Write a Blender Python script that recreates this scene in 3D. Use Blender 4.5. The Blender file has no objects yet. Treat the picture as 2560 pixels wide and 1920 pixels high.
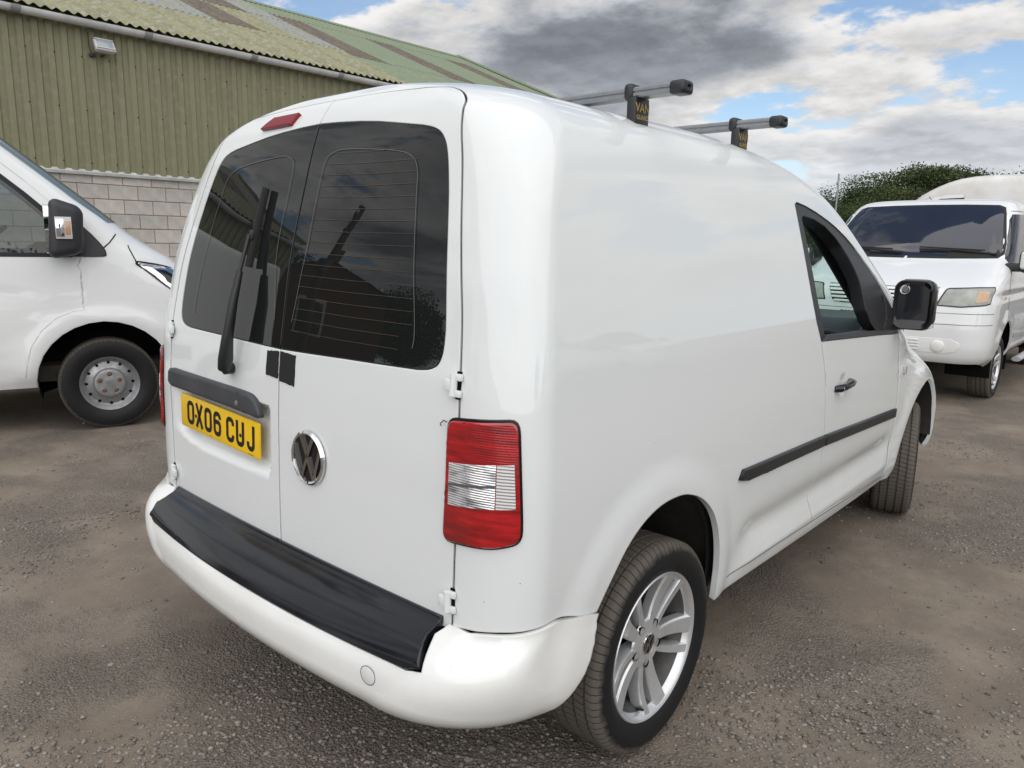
import bpy, bmesh, math, random
import numpy as np
from mathutils import Vector, Matrix
from mathutils.geometry import delaunay_2d_cdt
random.seed(7); RNG = np.random.default_rng(7)
scene = bpy.context.scene
COL = scene.collection
R = math.radians

# ------------------------------------------------------------------ camera
CAM = dict(loc=(1.84534, -1.74643, 1.43820), yaw=-.725573, pitch=-.187519, roll=.016843, f=1873.9/2560)
cam = bpy.data.cameras.new('camera'); cam.sensor_width = 36; cam.lens = 36*CAM['f']; cam.clip_start = .05; cam.clip_end = 2000
camo = bpy.data.objects.new('camera', cam); COL.objects.link(camo); scene.camera = camo
_y, _p, _r = CAM['yaw'], CAM['pitch'], CAM['roll']
fw = Vector((math.sin(_y)*math.cos(_p), math.cos(_y)*math.cos(_p), math.sin(_p)))
rt = Vector((math.cos(_y), -math.sin(_y), 0)); up = rt.cross(fw)
rt, up = math.cos(_r)*rt+math.sin(_r)*up, -math.sin(_r)*rt+math.cos(_r)*up
camo.matrix_world = Matrix.Translation(CAM['loc']) @ Matrix((rt, up, -fw)).transposed().to_4x4()

# ------------------------------------------------------------------ sky and light
SUN_EL, SUN_AZ = R(50), R(139)     # azimuth clockwise from +Y
world = bpy.data.worlds.new('World'); scene.world = world; world.use_nodes = True
def sky():
    nt = world.node_tree; N = nt.nodes; L = nt.links; N.clear()
    out = N.new('ShaderNodeOutputWorld'); bg = N.new('ShaderNodeBackground'); bg.inputs[1].default_value = .095
    L.new(bg.outputs[0], out.inputs[0])
    st = N.new('ShaderNodeTexSky'); st.sky_type = 'NISHITA'; st.sun_disc = False; st.sun_elevation = SUN_EL; st.sun_rotation = SUN_AZ
    st.air_density = 1.0; st.dust_density = .6; st.ozone_density = 1.6
    tc = N.new('ShaderNodeTexCoord')
    sep = N.new('ShaderNodeSeparateXYZ'); L.new(tc.outputs['Generated'], sep.inputs[0])
    def M(op, a, b=None, c=None, clamp=False):
        n = N.new('ShaderNodeMath'); n.operation = op; n.use_clamp = clamp
        for i, x in enumerate((a, b, c)):
            if x is None: continue
            if isinstance(x, (int, float)): n.inputs[i].default_value = x
            else: L.new(x, n.inputs[i])
        return n.outputs[0]
    def ramp(x, lo, hi, smooth=True):
        n = N.new('ShaderNodeMapRange'); n.interpolation_type = 'SMOOTHSTEP' if smooth else 'LINEAR'
        L.new(x, n.inputs[0]); n.inputs[1].default_value = lo; n.inputs[2].default_value = hi
        return n.outputs[0]
    zc = M('MAXIMUM', sep.outputs[2], 0.0)
    den = M('ADD', zc, .20)
    px = M('DIVIDE', sep.outputs[0], den); py = M('DIVIDE', sep.outputs[1], den)
    def cloud(ox, oy, scale, detail, rough, seed, dist=0, lac=2.1):
        c = N.new('ShaderNodeCombineXYZ'); L.new(M('ADD', px, ox), c.inputs[0]); L.new(M('ADD', py, oy), c.inputs[1])
        L.new(M('ADD', M('MULTIPLY', zc, 2.2), seed), c.inputs[2])
        t = N.new('ShaderNodeTexNoise'); t.noise_dimensions = '3D'; L.new(c.outputs[0], t.inputs['Vector'])
        t.inputs['Scale'].default_value = scale; t.inputs['Detail'].default_value = detail; t.inputs['Roughness'].default_value = rough; t.inputs['Lacunarity'].default_value = lac
        t.inputs['Distortion'].default_value = dist
        return t.outputs['Fac']
    SEED = CLOUD_SEED; SX, SY = CLOUD_XY
    big = cloud(SX, SY, .55, 1, .5, SEED)
    n1 = cloud(SX, SY, 1.7, 12, .56, SEED+3)
    ox, oy = .07*math.sin(SUN_AZ), .07*math.cos(SUN_AZ)
    n2 = cloud(SX+ox, SY+oy, 1.7, 12, .56, SEED+3)     # the same cloud sampled a little towards the sun
    n3 = cloud(SX, SY, 6.0, 8, .6, SEED+5)
    base = M('ADD', M('MULTIPLY', big, .62), M('MULTIPLY', M('SUBTRACT', 1, ramp(zc, .02, .24)), .035))    # clouds crowd together towards the horizon
    dens = M('ADD', base, M('MULTIPLY', n1, .58))
    dens2 = M('ADD', base, M('MULTIPLY', n2, .58))
    cover = ramp(dens, .566, .604)
    thick = ramp(M('ADD', dens, M('MULTIPLY', M('SUBTRACT', n3, .5), .06)), .605, .725)
    thick = M('MULTIPLY', thick, M('ADD', M('MULTIPLY', ramp(zc, .05, .27), .8), .2))    # far clouds are seen from the side, not from below
    lit = M('MULTIPLY', ramp(M('SUBTRACT', dens, dens2), -.055, .055), M('SUBTRACT', 1, M('MULTIPLY', thick, .7)))
    # thick clouds have grey bases, thin edges are white; sides towards the sun are brighter
    br = M('ADD', M('MULTIPLY', M('SUBTRACT', 1, thick), CB[0]), M('ADD', M('MULTIPLY', lit, CB[1]), CB[2]))
    mixc = N.new('ShaderNodeMix'); mixc.data_type = 'RGBA'; L.new(thick, mixc.inputs[0])
    mixc.inputs[6].default_value = (1, .99, .975, 1); mixc.inputs[7].default_value = (.86, .93, 1.08, 1)
    cc = N.new('ShaderNodeVectorMath'); cc.operation = 'SCALE'; L.new(mixc.outputs[2], cc.inputs[0]); L.new(br, cc.inputs['Scale'])
    # high thin veil over the blue
    veil = M('MULTIPLY', ramp(cloud(SX, SY, .9, 6, .65, SEED+9, .4), .45, .75), .35)
    m0 = N.new('ShaderNodeMix'); m0.data_type = 'RGBA'; L.new(veil, m0.inputs[0]); L.new(st.outputs[0], m0.inputs[6]); m0.inputs[7].default_value = (5.6, 5.8, 6.1, 1)
    mx = N.new('ShaderNodeMix'); mx.data_type = 'RGBA'; L.new(cover, mx.inputs[0]); L.new(m0.outputs[2], mx.inputs[6]); L.new(cc.outputs[0], mx.inputs[7])
    # pale haze close to the horizon
    hz = M('MULTIPLY', M('SUBTRACT', 1, ramp(sep.outputs[2], -.02, .16)), .8)
    m2 = N.new('ShaderNodeMix'); m2.data_type = 'RGBA'; L.new(hz, m2.inputs[0]); L.new(mx.outputs[2], m2.inputs[6]); m2.inputs[7].default_value = (5.0, 5.6, 6.5, 1)
    L.new(m2.outputs[2], bg.inputs[0])
CB = (3.0, 2.0, 1.3); CLOUD_XY = (-.62, .25)
CLOUD_SEED = 16.15
sky()
sun = bpy.data.lights.new('sun', 'SUN'); sun.energy = 2.0; sun.angle = R(115); sun.color = (1, .96, .9)
suno = bpy.data.objects.new('sun', sun); COL.objects.link(suno)
sd = Vector((math.sin(SUN_AZ)*math.cos(SUN_EL), math.cos(SUN_AZ)*math.cos(SUN_EL), math.sin(SUN_EL)))
suno.rotation_euler = sd.to_track_quat('Z', 'Y').to_euler(); suno.location = sd*30
vs = scene.view_settings; vs.view_transform = 'Standard'; vs.look = 'None'; vs.exposure = 0.60; vs.gamma = 1; vs.use_curve_mapping = False

# ------------------------------------------------------------------ materials
def mat(name, color, rough=.5, metal=0, spec=.5, coat=0, trans=0, ior=1.5, var=0, vscale=6, bump=0, bscale=60, bdist=.002, col2=None, emit=None, coords='Object', vdetail=5, vlo=.35, vhi=.7, rvar=0, tex2=None):
    m = bpy.data.materials.new(name); m.use_nodes = True; nt = m.node_tree; N = nt.nodes; L = nt.links
    b = N['Principled BSDF']; b.inputs['Base Color'].default_value = (*color, 1); b.inputs['Roughness'].default_value = rough
    b.inputs['Metallic'].default_value = metal; b.inputs['Specular IOR Level'].default_value = spec; b.inputs['IOR'].default_value = ior
    b.inputs['Coat Weight'].default_value = coat; b.inputs['Coat Roughness'].default_value = .03; b.inputs['Transmission Weight'].default_value = trans
    tc = N.new('ShaderNodeTexCoord')
    if var or col2 or rvar:
        t = N.new('ShaderNodeTexNoise'); t.inputs['Scale'].default_value = vscale; t.inputs['Detail'].default_value = vdetail; t.inputs['Roughness'].default_value = .65
        L.new(tc.outputs[coords], t.inputs['Vector'])
        r = N.new('ShaderNodeMapRange'); r.inputs[1].default_value = vlo; r.inputs[2].default_value = vhi; L.new(t.outputs['Fac'], r.inputs[0])
        if var or col2:
            c2 = col2 or tuple(max(0, c*(1-var)) for c in color)
            mx = N.new('ShaderNodeMix'); mx.data_type = 'RGBA'; L.new(r.outputs[0], mx.inputs[0]); mx.inputs[6].default_value = (*color, 1); mx.inputs[7].default_value = (*c2, 1)
            L.new(mx.outputs[2], b.inputs['Base Color'])
        if rvar:
            r2 = N.new('ShaderNodeMapRange'); L.new(r.outputs[0], r2.inputs[0]); r2.inputs[3].default_value = rough; r2.inputs[4].default_value = min(1, rough+rvar); L.new(r2.outputs[0], b.inputs['Roughness'])
    if bump:
        t = N.new('ShaderNodeTexNoise'); t.inputs['Scale'].default_value = bscale; t.inputs['Detail'].default_value = 6; L.new(tc.outputs[coords], t.inputs['Vector'])
        bp_ = N.new('ShaderNodeBump'); bp_.inputs['Strength'].default_value = bump; bp_.inputs['Distance'].default_value = bdist
        L.new(t.outputs['Fac'], bp_.inputs['Height']); L.new(bp_.outputs[0], b.inputs['Normal'])
    if emit: b.inputs['Emission Color'].default_value = (*emit[0], 1); b.inputs['Emission Strength'].default_value = emit[1]
    return m
MAT = {}
def paint(name, color, dirt=(.45, .42, .38)):
    """glossy car paint with a thin film of dust near the sills and small stone chips"""
    m = mat(name, color, .7, coat=1.0, spec=.1); nt = m.node_tree; N = nt.nodes; L = nt.links; b = N['Principled BSDF']
    b.inputs['Coat IOR'].default_value = 1.5
    tc = N.new('ShaderNodeTexCoord')
    t = N.new('ShaderNodeTexNoise'); t.inputs['Scale'].default_value = 3.5; t.inputs['Detail'].default_value = 8; t.inputs['Roughness'].default_value = .7; L.new(tc.outputs['Object'], t.inputs['Vector'])
    sp = N.new('ShaderNodeSeparateXYZ'); L.new(tc.outputs['Object'], sp.inputs[0])
    zr = N.new('ShaderNodeMapRange'); L.new(sp.outputs[2], zr.inputs[0]); zr.inputs[1].default_value = .75; zr.inputs[2].default_value = .28; zr.inputs[3].default_value = .02; zr.inputs[4].default_value = .26
    nr = N.new('ShaderNodeMapRange'); L.new(t.outputs['Fac'], nr.inputs[0]); nr.inputs[1].default_value = .4; nr.inputs[2].default_value = .75
    ml = N.new('ShaderNodeMath'); ml.operation = 'MULTIPLY'; L.new(zr.outputs[0], ml.inputs[0]); L.new(nr.outputs[0], ml.inputs[1])
    # chips
    v = N.new('ShaderNodeTexVoronoi'); v.inputs['Scale'].default_value = 26; L.new(tc.outputs['Object'], v.inputs['Vector'])
    t2 = N.new('ShaderNodeTexNoise'); t2.inputs['Scale'].default_value = 2.2; L.new(tc.outputs['Object'], t2.inputs['Vector'])
    cr_ = N.new('ShaderNodeMapRange'); L.new(v.outputs['Distance'], cr_.inputs[0]); cr_.inputs[1].default_value = .042; cr_.inputs[2].default_value = .03
    c2 = N.new('ShaderNodeMapRange'); L.new(t2.outputs['Fac'], c2.inputs[0]); c2.inputs[1].default_value = .56; c2.inputs[2].default_value = .62
    cm = N.new('ShaderNodeMath'); cm.operation = 'MULTIPLY'; L.new(cr_.outputs[0], cm.inputs[0]); L.new(c2.outputs[0], cm.inputs[1])
    m1 = N.new('ShaderNodeMix'); m1.data_type = 'RGBA'; L.new(ml.outputs[0], m1.inputs[0]); m1.inputs[6].default_value = (*color, 1); m1.inputs[7].default_value = (*dirt, 1)
    m2 = N.new('ShaderNodeMix'); m2.data_type = 'RGBA'; L.new(cm.outputs[0], m2.inputs[0]); L.new(m1.outputs[2], m2.inputs[6]); m2.inputs[7].default_value = (.16, .15, .14, 1)
    L.new(m2.outputs[2], b.inputs['Base Color'])
    cw = N.new('ShaderNodeMapRange'); L.new(nr.outputs[0], cw.inputs[0]); cw.inputs[3].default_value = .008; cw.inputs[4].default_value = .03; L.new(cw.outputs[0], b.inputs['Coat Roughness'])
    return m
def tinted_glass(name, tint, reflect_rough=0.0, clear=.5):
    """a single sheet of glass: mirror reflection by Fresnel over a tinted clear sheet"""
    m = bpy.data.materials.new(name); m.use_nodes = True; nt = m.node_tree; N = nt.nodes; L = nt.links; N.clear()
    o = N.new('ShaderNodeOutputMaterial'); g = N.new('ShaderNodeBsdfGlossy'); g.inputs['Roughness'].default_value = reflect_rough
    t = N.new('ShaderNodeBsdfTransparent'); t.inputs[0].default_value = (*[c*clear for c in tint], 1)
    d = N.new('ShaderNodeBsdfDiffuse'); d.inputs[0].default_value = (*[c*.02 for c in tint], 1)
    ad = N.new('ShaderNodeAddShader'); L.new(t.outputs[0], ad.inputs[0]); L.new(d.outputs[0], ad.inputs[1])
    fr = N.new('ShaderNodeFresnel'); gm = N.new('ShaderNodeNewGeometry'); ir = N.new('ShaderNodeMapRange'); L.new(gm.outputs['Backfacing'], ir.inputs[0]); ir.inputs[3].default_value = 1.62; ir.inputs[4].default_value = 1/1.62; L.new(ir.outputs[0], fr.inputs[0])    # same reflectance from both sides of the sheet
    mx = N.new('ShaderNodeMixShader'); L.new(fr.outputs[0], mx.inputs[0]); L.new(ad.outputs[0], mx.inputs[1]); L.new(g.outputs[0], mx.inputs[2]); L.new(mx.outputs[0], o.inputs[0])
    return m
MAT['white'] = paint('white_paint', (.695, .715, .71))
MAT['white2'] = paint('white_paint_other', (.71, .72, .72))
MAT['black'] = mat('black_plastic', (.018, .019, .021), .42, var=.3, bump=.25, bscale=300, bdist=.0006)
MAT['grey_black'] = mat('weathered_black_plastic', (.03, .032, .036), .40, col2=(.055, .057, .062), vscale=5, bump=.15, bscale=200, bdist=.0008, rvar=.2)
MAT['gloss_black'] = mat('gloss_black', (.006, .006, .007), .12)
MAT['seal'] = mat('rubber_seal', (.008, .008, .008), .7)
MAT['void'] = mat('dark_cavity', (.006, .006, .006), .9, spec=.1)
MAT['chrome'] = mat('chrome', (.75, .75, .76), .07, metal=1)
MAT['alloy'] = mat('silver_alloy', (.66, .67, .68), .34, metal=.65, var=.12, vscale=30, coat=.3)
MAT['steel'] = mat('steel_wheel', (.36, .36, .37), .38, metal=.7, var=.35, vscale=18, rvar=.2)
MAT['pad'] = mat('scuffed_black_pad', (.008, .009, .012), .12, col2=(.013, .014, .017), vscale=3, vdetail=8, vlo=.4, vhi=.7, rvar=.07)
MAT['glass_dark'] = tinted_glass('privacy_glass', (.55, .62, .60), clear=.03)
MAT['glass_clear'] = tinted_glass('green_tinted_glass', (.72, .90, .84), clear=.95)
MAT['glass_van'] = tinted_glass('windscreen_glass', (.66, .74, .74), clear=.7)
MAT['grey_trim'] = mat('grey_interior', (.085, .088, .095), .6, bump=.2, bscale=400, bdist=.0005)
MAT['dark_trim'] = mat('charcoal_interior', (.02, .021, .023), .65)
MAT['yellow'] = mat('reflective_yellow', (.80, .50, .012), .32, var=.06, vscale=30)
MAT['ink'] = mat('black_ink', (.006, .006, .009), .35)
MAT['silverline'] = mat('pale_line', (.10, .105, .105), .5)
MAT['copper'] = mat('heater_line', (.085, .05, .03), .5)
MAT['gold'] = mat('gold_print', (.50, .36, .10), .5)
MAT['bar'] = mat('anodised_bar', (.30, .31, .325), .40, metal=.6, var=.2, vscale=40)
MAT['mirror'] = mat('mirror_glass', (.55, .57, .58), .02, metal=1)
MAT['mirror_dark'] = mat('tinted_mirror_glass', (.02, .021, .024), .03, spec=.6)
MAT['under'] = mat('underbody', (.02, .019, .018), .85, col2=(.05, .04, .032), vscale=9)
def ribbed(name, color, axis, freq, rough=.12, trans=.0, strength=.6, dist=.004, col2=None, metal=0, cross=0):
    """lamp lens: clear coat over moulded ribs"""
    m = mat(name, color, rough, metal=metal, coat=1, col2=col2, vscale=38, vlo=.42, vhi=.6); nt = m.node_tree; N = nt.nodes; L = nt.links; b = N['Principled BSDF']
    tc = N.new('ShaderNodeTexCoord'); w = N.new('ShaderNodeTexWave'); w.bands_direction = axis; w.inputs['Scale'].default_value = freq; w.inputs['Distortion'].default_value = .6; w.inputs['Detail'].default_value = 2
    L.new(tc.outputs['Object'], w.inputs['Vector']); bb = N.new('ShaderNodeBump'); bb.inputs['Strength'].default_value = strength; bb.inputs['Distance'].default_value = dist
    L.new(w.outputs['Fac'], bb.inputs['Height']); L.new(bb.outputs[0], b.inputs['Normal'])
    if cross:
        w2 = N.new('ShaderNodeTexWave'); w2.bands_direction = 'X'; w2.inputs['Scale'].default_value = cross; L.new(tc.outputs['Object'], w2.inputs['Vector'])
        ad = N.new('ShaderNodeMath'); ad.operation = 'ADD'; L.new(w.outputs['Fac'], ad.inputs[0]); L.new(w2.outputs['Fac'], ad.inputs[1]); L.new(ad.outputs[0], bb.inputs['Height'])
    if trans: b.inputs['Transmission Weight'].default_value = trans
    return m
def lens(name, c1, c2, c3, metal, strength, rough=.1, cross=0, sc=(8, 8, 60)):
    """moulded lamp lens: horizontal optics behind a glossy skin, brighter and darker bands"""
    m = ribbed(name, c1, 'Z', 58, rough=rough, metal=metal, strength=strength, dist=.003, cross=cross); nt = m.node_tree; N = nt.nodes; L = nt.links
    tc = N.new('ShaderNodeTexCoord'); mp = N.new('ShaderNodeMapping'); mp.inputs['Scale'].default_value = sc; L.new(tc.outputs['Object'], mp.inputs[0])
    t = N.new('ShaderNodeTexNoise'); t.inputs['Scale'].default_value = 1; t.inputs['Detail'].default_value = 4; L.new(mp.outputs[0], t.inputs['Vector'])
    cr_ = N.new('ShaderNodeValToRGB'); L.new(t.outputs['Fac'], cr_.inputs[0]); e = cr_.color_ramp.elements
    e[0].position = .36; e[0].color = (*c3, 1); e[1].position = .66; e[1].color = (*c2, 1); k = e.new(.5); k.color = (*c1, 1)
    L.new(cr_.outputs[0], N['Principled BSDF'].inputs['Base Color']); return m
MAT['red_lens'] = lens('red_lens', (.30, .002, .005), (.44, .006, .010), (.19, .001, .004), 0, .10)
MAT['clear_lens'] = lens('clear_lens', (.80, .81, .82), (.95, .95, .96), (.34, .34, .35), .75, .45, sc=(24, 24, 60))
MAT['clear_lens_side'] = ribbed('frosted_clear_lens', (.62, .60, .60), 'Z', 45, rough=.2, strength=.8)
MAT['amber_lens'] = ribbed('amber_lens', (.75, .25, .02), 'X', 30)
MAT['head_lens'] = mat('headlamp_lens', (.36, .37, .33), .3, coat=.4, col2=(.22, .235, .21), vscale=9)
MAT['red_dark'] = mat('dark_red_lens', (.20, .008, .014), .3, spec=.4)

# ------------------------------------------------------------------ object helpers
def tag(o, label=None, cat=None, group=None, kind=None):
    if label: o['label'] = label
    if cat: o['category'] = cat
    if group: o['group'] = group
    if kind: o['kind'] = kind
    return o
def empty(name, loc=(0, 0, 0), rz=0, label=None, cat=None, group=None):
    o = bpy.data.objects.new(name, None); COL.objects.link(o); o.location = loc; o.rotation_euler = (0, 0, rz); o.empty_display_size = .2
    return tag(o, label, cat, group)
def link(name, me, m=None, parent=None):
    o = bpy.data.objects.new(name, me); COL.objects.link(o)
    if m is not None:
        me.materials.clear(); me.materials.append(MAT[m] if isinstance(m, str) else m)
    if parent is not None: o.parent = parent
    return o
def mesh(name, verts, faces, m=None, parent=None, smooth=None, matrix=None):
    me = bpy.data.meshes.new(name)
    verts = np.asarray(verts, float)
    if matrix is not None:
        M_ = np.array(matrix); verts = verts @ M_[:3, :3].T + M_[:3, 3]
    me.from_pydata(verts.tolist(), [], [list(f) for f in faces]); me.update()
    if smooth is not None:
        me.shade_smooth(); me.set_sharp_from_angle(angle=R(smooth))
    return link(name, me, m, parent)
def bmobj(name, bm, m=None, parent=None, smooth=30, matrix=None):
    if matrix is not None: bmesh.ops.transform(bm, matrix=matrix, verts=bm.verts)
    bmesh.ops.recalc_face_normals(bm, faces=bm.faces)
    me = bpy.data.meshes.new(name); bm.to_mesh(me); bm.free()
    if smooth is not None:
        me.shade_smooth(); me.set_sharp_from_angle(angle=R(smooth))
    return link(name, me, m, parent)
def box(name, size, loc=(0, 0, 0), m=None, parent=None, bevel=.004, seg=2, rot=None, taper=None, matrix=None):
    bm = bmesh.new(); bmesh.ops.create_cube(bm, size=1)
    bmesh.ops.scale(bm, vec=size, verts=bm.verts)
    if taper:   # (axis, sign, factor on other axes)
        ax, sg, f1, f2 = taper
        for v in bm.verts:
            if v.co[ax]*sg > 0:
                o = [i for i in range(3) if i != ax]; v.co[o[0]] *= f1; v.co[o[1]] *= f2
    if bevel: bmesh.ops.bevel(bm, geom=list(bm.edges), offset=bevel, segments=seg, affect='EDGES', profile=.5)
    M_ = Matrix.Translation(loc)
    if rot is not None: M_ = M_ @ (rot if isinstance(rot, Matrix) else Matrix.Rotation(rot[0], 4, 'X') @ Matrix.Rotation(rot[1], 4, 'Y') @ Matrix.Rotation(rot[2], 4, 'Z'))
    if matrix is not None: M_ = matrix @ M_
    return bmobj(name, bm, m, parent, 40, M_)
def catmull(pts, n=6, closed=False):
    P = [np.array(p, float) for p in pts]; out = []; k = len(P)
    for i in range(k if closed else k-1):
        if closed: a, b, c, d = P[i-1], P[i], P[(i+1) % k], P[(i+2) % k]
        else: a, b, c, d = P[max(i-1, 0)], P[i], P[i+1], P[min(i+2, k-1)]
        for j in range(n):
            t = j/n
            out.append(.5*((2*b)+(c-a)*t+(2*a-5*b+4*c-d)*t*t+(3*b-a-3*c+d)*t**3))
    if not closed: out.append(P[-1])
    return np.array(out)
def tube(name, pts, r, m=None, parent=None, n=8, caps=True, radii=None, smooth=50, flat=None):
    pts = [Vector(p) for p in pts]; V = []; F = []
    up0 = Vector((0, 0, 1))
    for i, p in enumerate(pts):
        t = (pts[min(i+1, len(pts)-1)]-pts[max(i-1, 0)]).normalized()
        a = t.cross(up0); a = a.normalized() if a.length > .01 else t.cross(Vector((0, 1, 0))).normalized()
        b = a.cross(t).normalized(); rr = radii[i] if radii else r
        for j in range(n):
            th = 2*math.pi*j/n; fl = flat or 1
            V.append(p+a*rr*math.cos(th)+b*rr*fl*math.sin(th))
    for i in range(len(pts)-1):
        for j in range(n): F.append((i*n+j, i*n+(j+1) % n, (i+1)*n+(j+1) % n, (i+1)*n+j))
    if caps: F.append(tuple(range(n))[::-1]); F.append(tuple((len(pts)-1)*n+j for j in range(n)))
    return mesh(name, [tuple(v) for v in V], F, m, parent, smooth)
def lathe(name, prof, m=None, parent=None, n=48, axis='X', smooth=35, matrix=None, closed=False):
    """prof: list of (offset along axis, radius)"""
    V = []; F = []; k = len(prof)
    for i in range(n):
        th = 2*math.pi*i/n; c, s = math.cos(th), math.sin(th)
        for (x, r) in prof:
            V.append((x, r*c, r*s) if axis == 'X' else (r*c, r*s, x) if axis == 'Z' else (r*s, x, r*c))
    for i in range(n):
        a = i*k; b = ((i+1) % n)*k
        for j in range(k if closed else k-1):
            j2 = (j+1) % k
            F.append((a+j, b+j, b+j2, a+j2))
    bm = bmesh.new(); me = bpy.data.meshes.new('t'); me.from_pydata(V, [], F); bm.from_mesh(me); bpy.data.meshes.remove(me)
    bmesh.ops.remove_doubles(bm, verts=bm.verts, dist=1e-6)
    return bmobj(name, bm, m, parent, smooth, matrix)
def ribbon2d(pts, w, closed=False):
    """offset both sides of a 2-D polyline; returns left, right"""
    P = np.array(pts, float); k = len(P)
    if closed: a = np.roll(P, 1, 0); b = np.roll(P, -1, 0)
    else: a = np.vstack([P[:1], P[:-1]]); b = np.vstack([P[1:], P[-1:]])
    d1 = P-a; d2 = b-P
    n1 = np.stack([-d1[:, 1], d1[:, 0]], 1); n2 = np.stack([-d2[:, 1], d2[:, 0]], 1)
    l1 = np.linalg.norm(n1, axis=1, keepdims=True); l2 = np.linalg.norm(n2, axis=1, keepdims=True)
    n1 = np.where(l1 > 1e-9, n1/np.maximum(l1, 1e-9), 0); n2 = np.where(l2 > 1e-9, n2/np.maximum(l2, 1e-9), 0)
    n = n1+n2; n /= np.linalg.norm(n, axis=1, keepdims=True)+1e-9
    c = np.maximum(.5, np.where(l1[:, 0] > 1e-9, (n*n1).sum(1), (n*n2).sum(1)))[:, None]
    o = n/c*w/2
    return P+o, P-o
def stroke_mesh(polylines, w, h, z0=0):
    """flat raised strokes in the xy plane; list of (pts, closed)"""
    V = []; F = []
    for pts, closed in polylines:
        l, r = ribbon2d(pts, w, closed); k = len(l); b = len(V)
        for z in (z0, z0+h):
            V += [(x, y, z) for x, y in l]+[(x, y, z) for x, y in r]
        for i in range(k if closed else k-1):
            j = (i+1) % k
            F.append((b+2*k+i, b+2*k+j, b+3*k+j, b+3*k+i)[::-1])
            F.append((b+i, b+j, b+2*k+j, b+2*k+i)); F.append((b+3*k+i, b+3*k+j, b+k+j, b+k+i))
        if not closed:
            F.append((b, b+2*k, b+3*k, b+k)); F.append((b+k-1, b+2*k-1, b+4*k-1, b+3*k-1))
    return V, F
def arc(cx, cy, r, a0, a1, n=8, ry=None):
    return [(cx+r*math.cos(R(a0+(a1-a0)*i/n)), cy+(ry or r)*math.sin(R(a0+(a1-a0)*i/n))) for i in range(n+1)]
def prism(name, outline, h, m=None, parent=None, matrix=None, bevel=0, smooth=35):
    """closed 2-D outline in xy, thickness h along +z"""
    bm = bmesh.new(); vs = [bm.verts.new((x, y, 0)) for x, y in outline]; f = bm.faces.new(vs)
    r = bmesh.ops.extrude_face_region(bm, geom=[f]); top = [v for v in r['geom'] if isinstance(v, bmesh.types.BMVert)]
    bmesh.ops.translate(bm, vec=(0, 0, h), verts=top)
    bmesh.ops.recalc_face_normals(bm, faces=bm.faces)
    if bevel:
        ed = [e for e in bm.edges if all(abs(v.co.z-h) < 1e-6 for v in e.verts)]
        bmesh.ops.bevel(bm, geom=ed, offset=bevel, segments=2, affect='EDGES', profile=.5)
    return bmobj(name, bm, m, parent, smooth, matrix)
def copy_tree(o, parent=None):
    c = o.copy(); COL.objects.link(c)
    if parent is not None: c.parent = parent; c.matrix_parent_inverse = o.matrix_parent_inverse.copy()
    for ch in list(o.children): copy_tree(ch, c)
    return c
def rrect(w, h, r, n=5, cx=0, cy=0):
    o = []
    for (sx, sy, a) in ((1, 1, 0), (-1, 1, 90), (-1, -1, 180), (1, -1, 270)):
        o += arc(cx+sx*(w/2-r), cy+sy*(h/2-r), r, a, a+90, n)
    return o
def text_mesh(body, size, thick):
    cu = bpy.data.curves.new('txt', 'FONT'); cu.body = body; cu.size = size; cu.align_x = 'CENTER'; cu.align_y = 'CENTER'; cu.extrude = thick; cu.resolution_u = 3
    o = bpy.data.objects.new('txt', cu); COL.objects.link(o); dg = bpy.context.evaluated_depsgraph_get()
    me = bpy.data.meshes.new_from_object(o.evaluated_get(dg)); bpy.data.objects.remove(o); bpy.data.curves.remove(cu)
    return me

# ------------------------------------------------------------------ vehicle body surfaces
def cr(xs,ys,x):
    """monotone cubic interpolation (vectorised)"""
    xs=np.asarray(xs,float);ys=np.asarray(ys,float);x=np.asarray(x,float)
    h=np.diff(xs);d=np.diff(ys)/h
    m=np.zeros_like(ys);m[0]=d[0];m[-1]=d[-1]
    for i in range(1,len(xs)-1):
        if d[i-1]*d[i]>0:
            w1=2*h[i]+h[i-1];w2=h[i]+2*h[i-1]
            m[i]=(w1+w2)/(w1/d[i-1]+w2/d[i])
    x=np.clip(x,xs[0],xs[-1])
    i=np.clip(np.searchsorted(xs,x)-1,0,len(xs)-2)
    t=(x-xs[i])/h[i]
    return ((2*t**3-3*t**2+1)*ys[i]+(t**3-2*t**2+t)*h[i]*m[i]+(-2*t**3+3*t**2)*ys[i+1]+(t**3-t**2)*h[i]*m[i+1])
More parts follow.
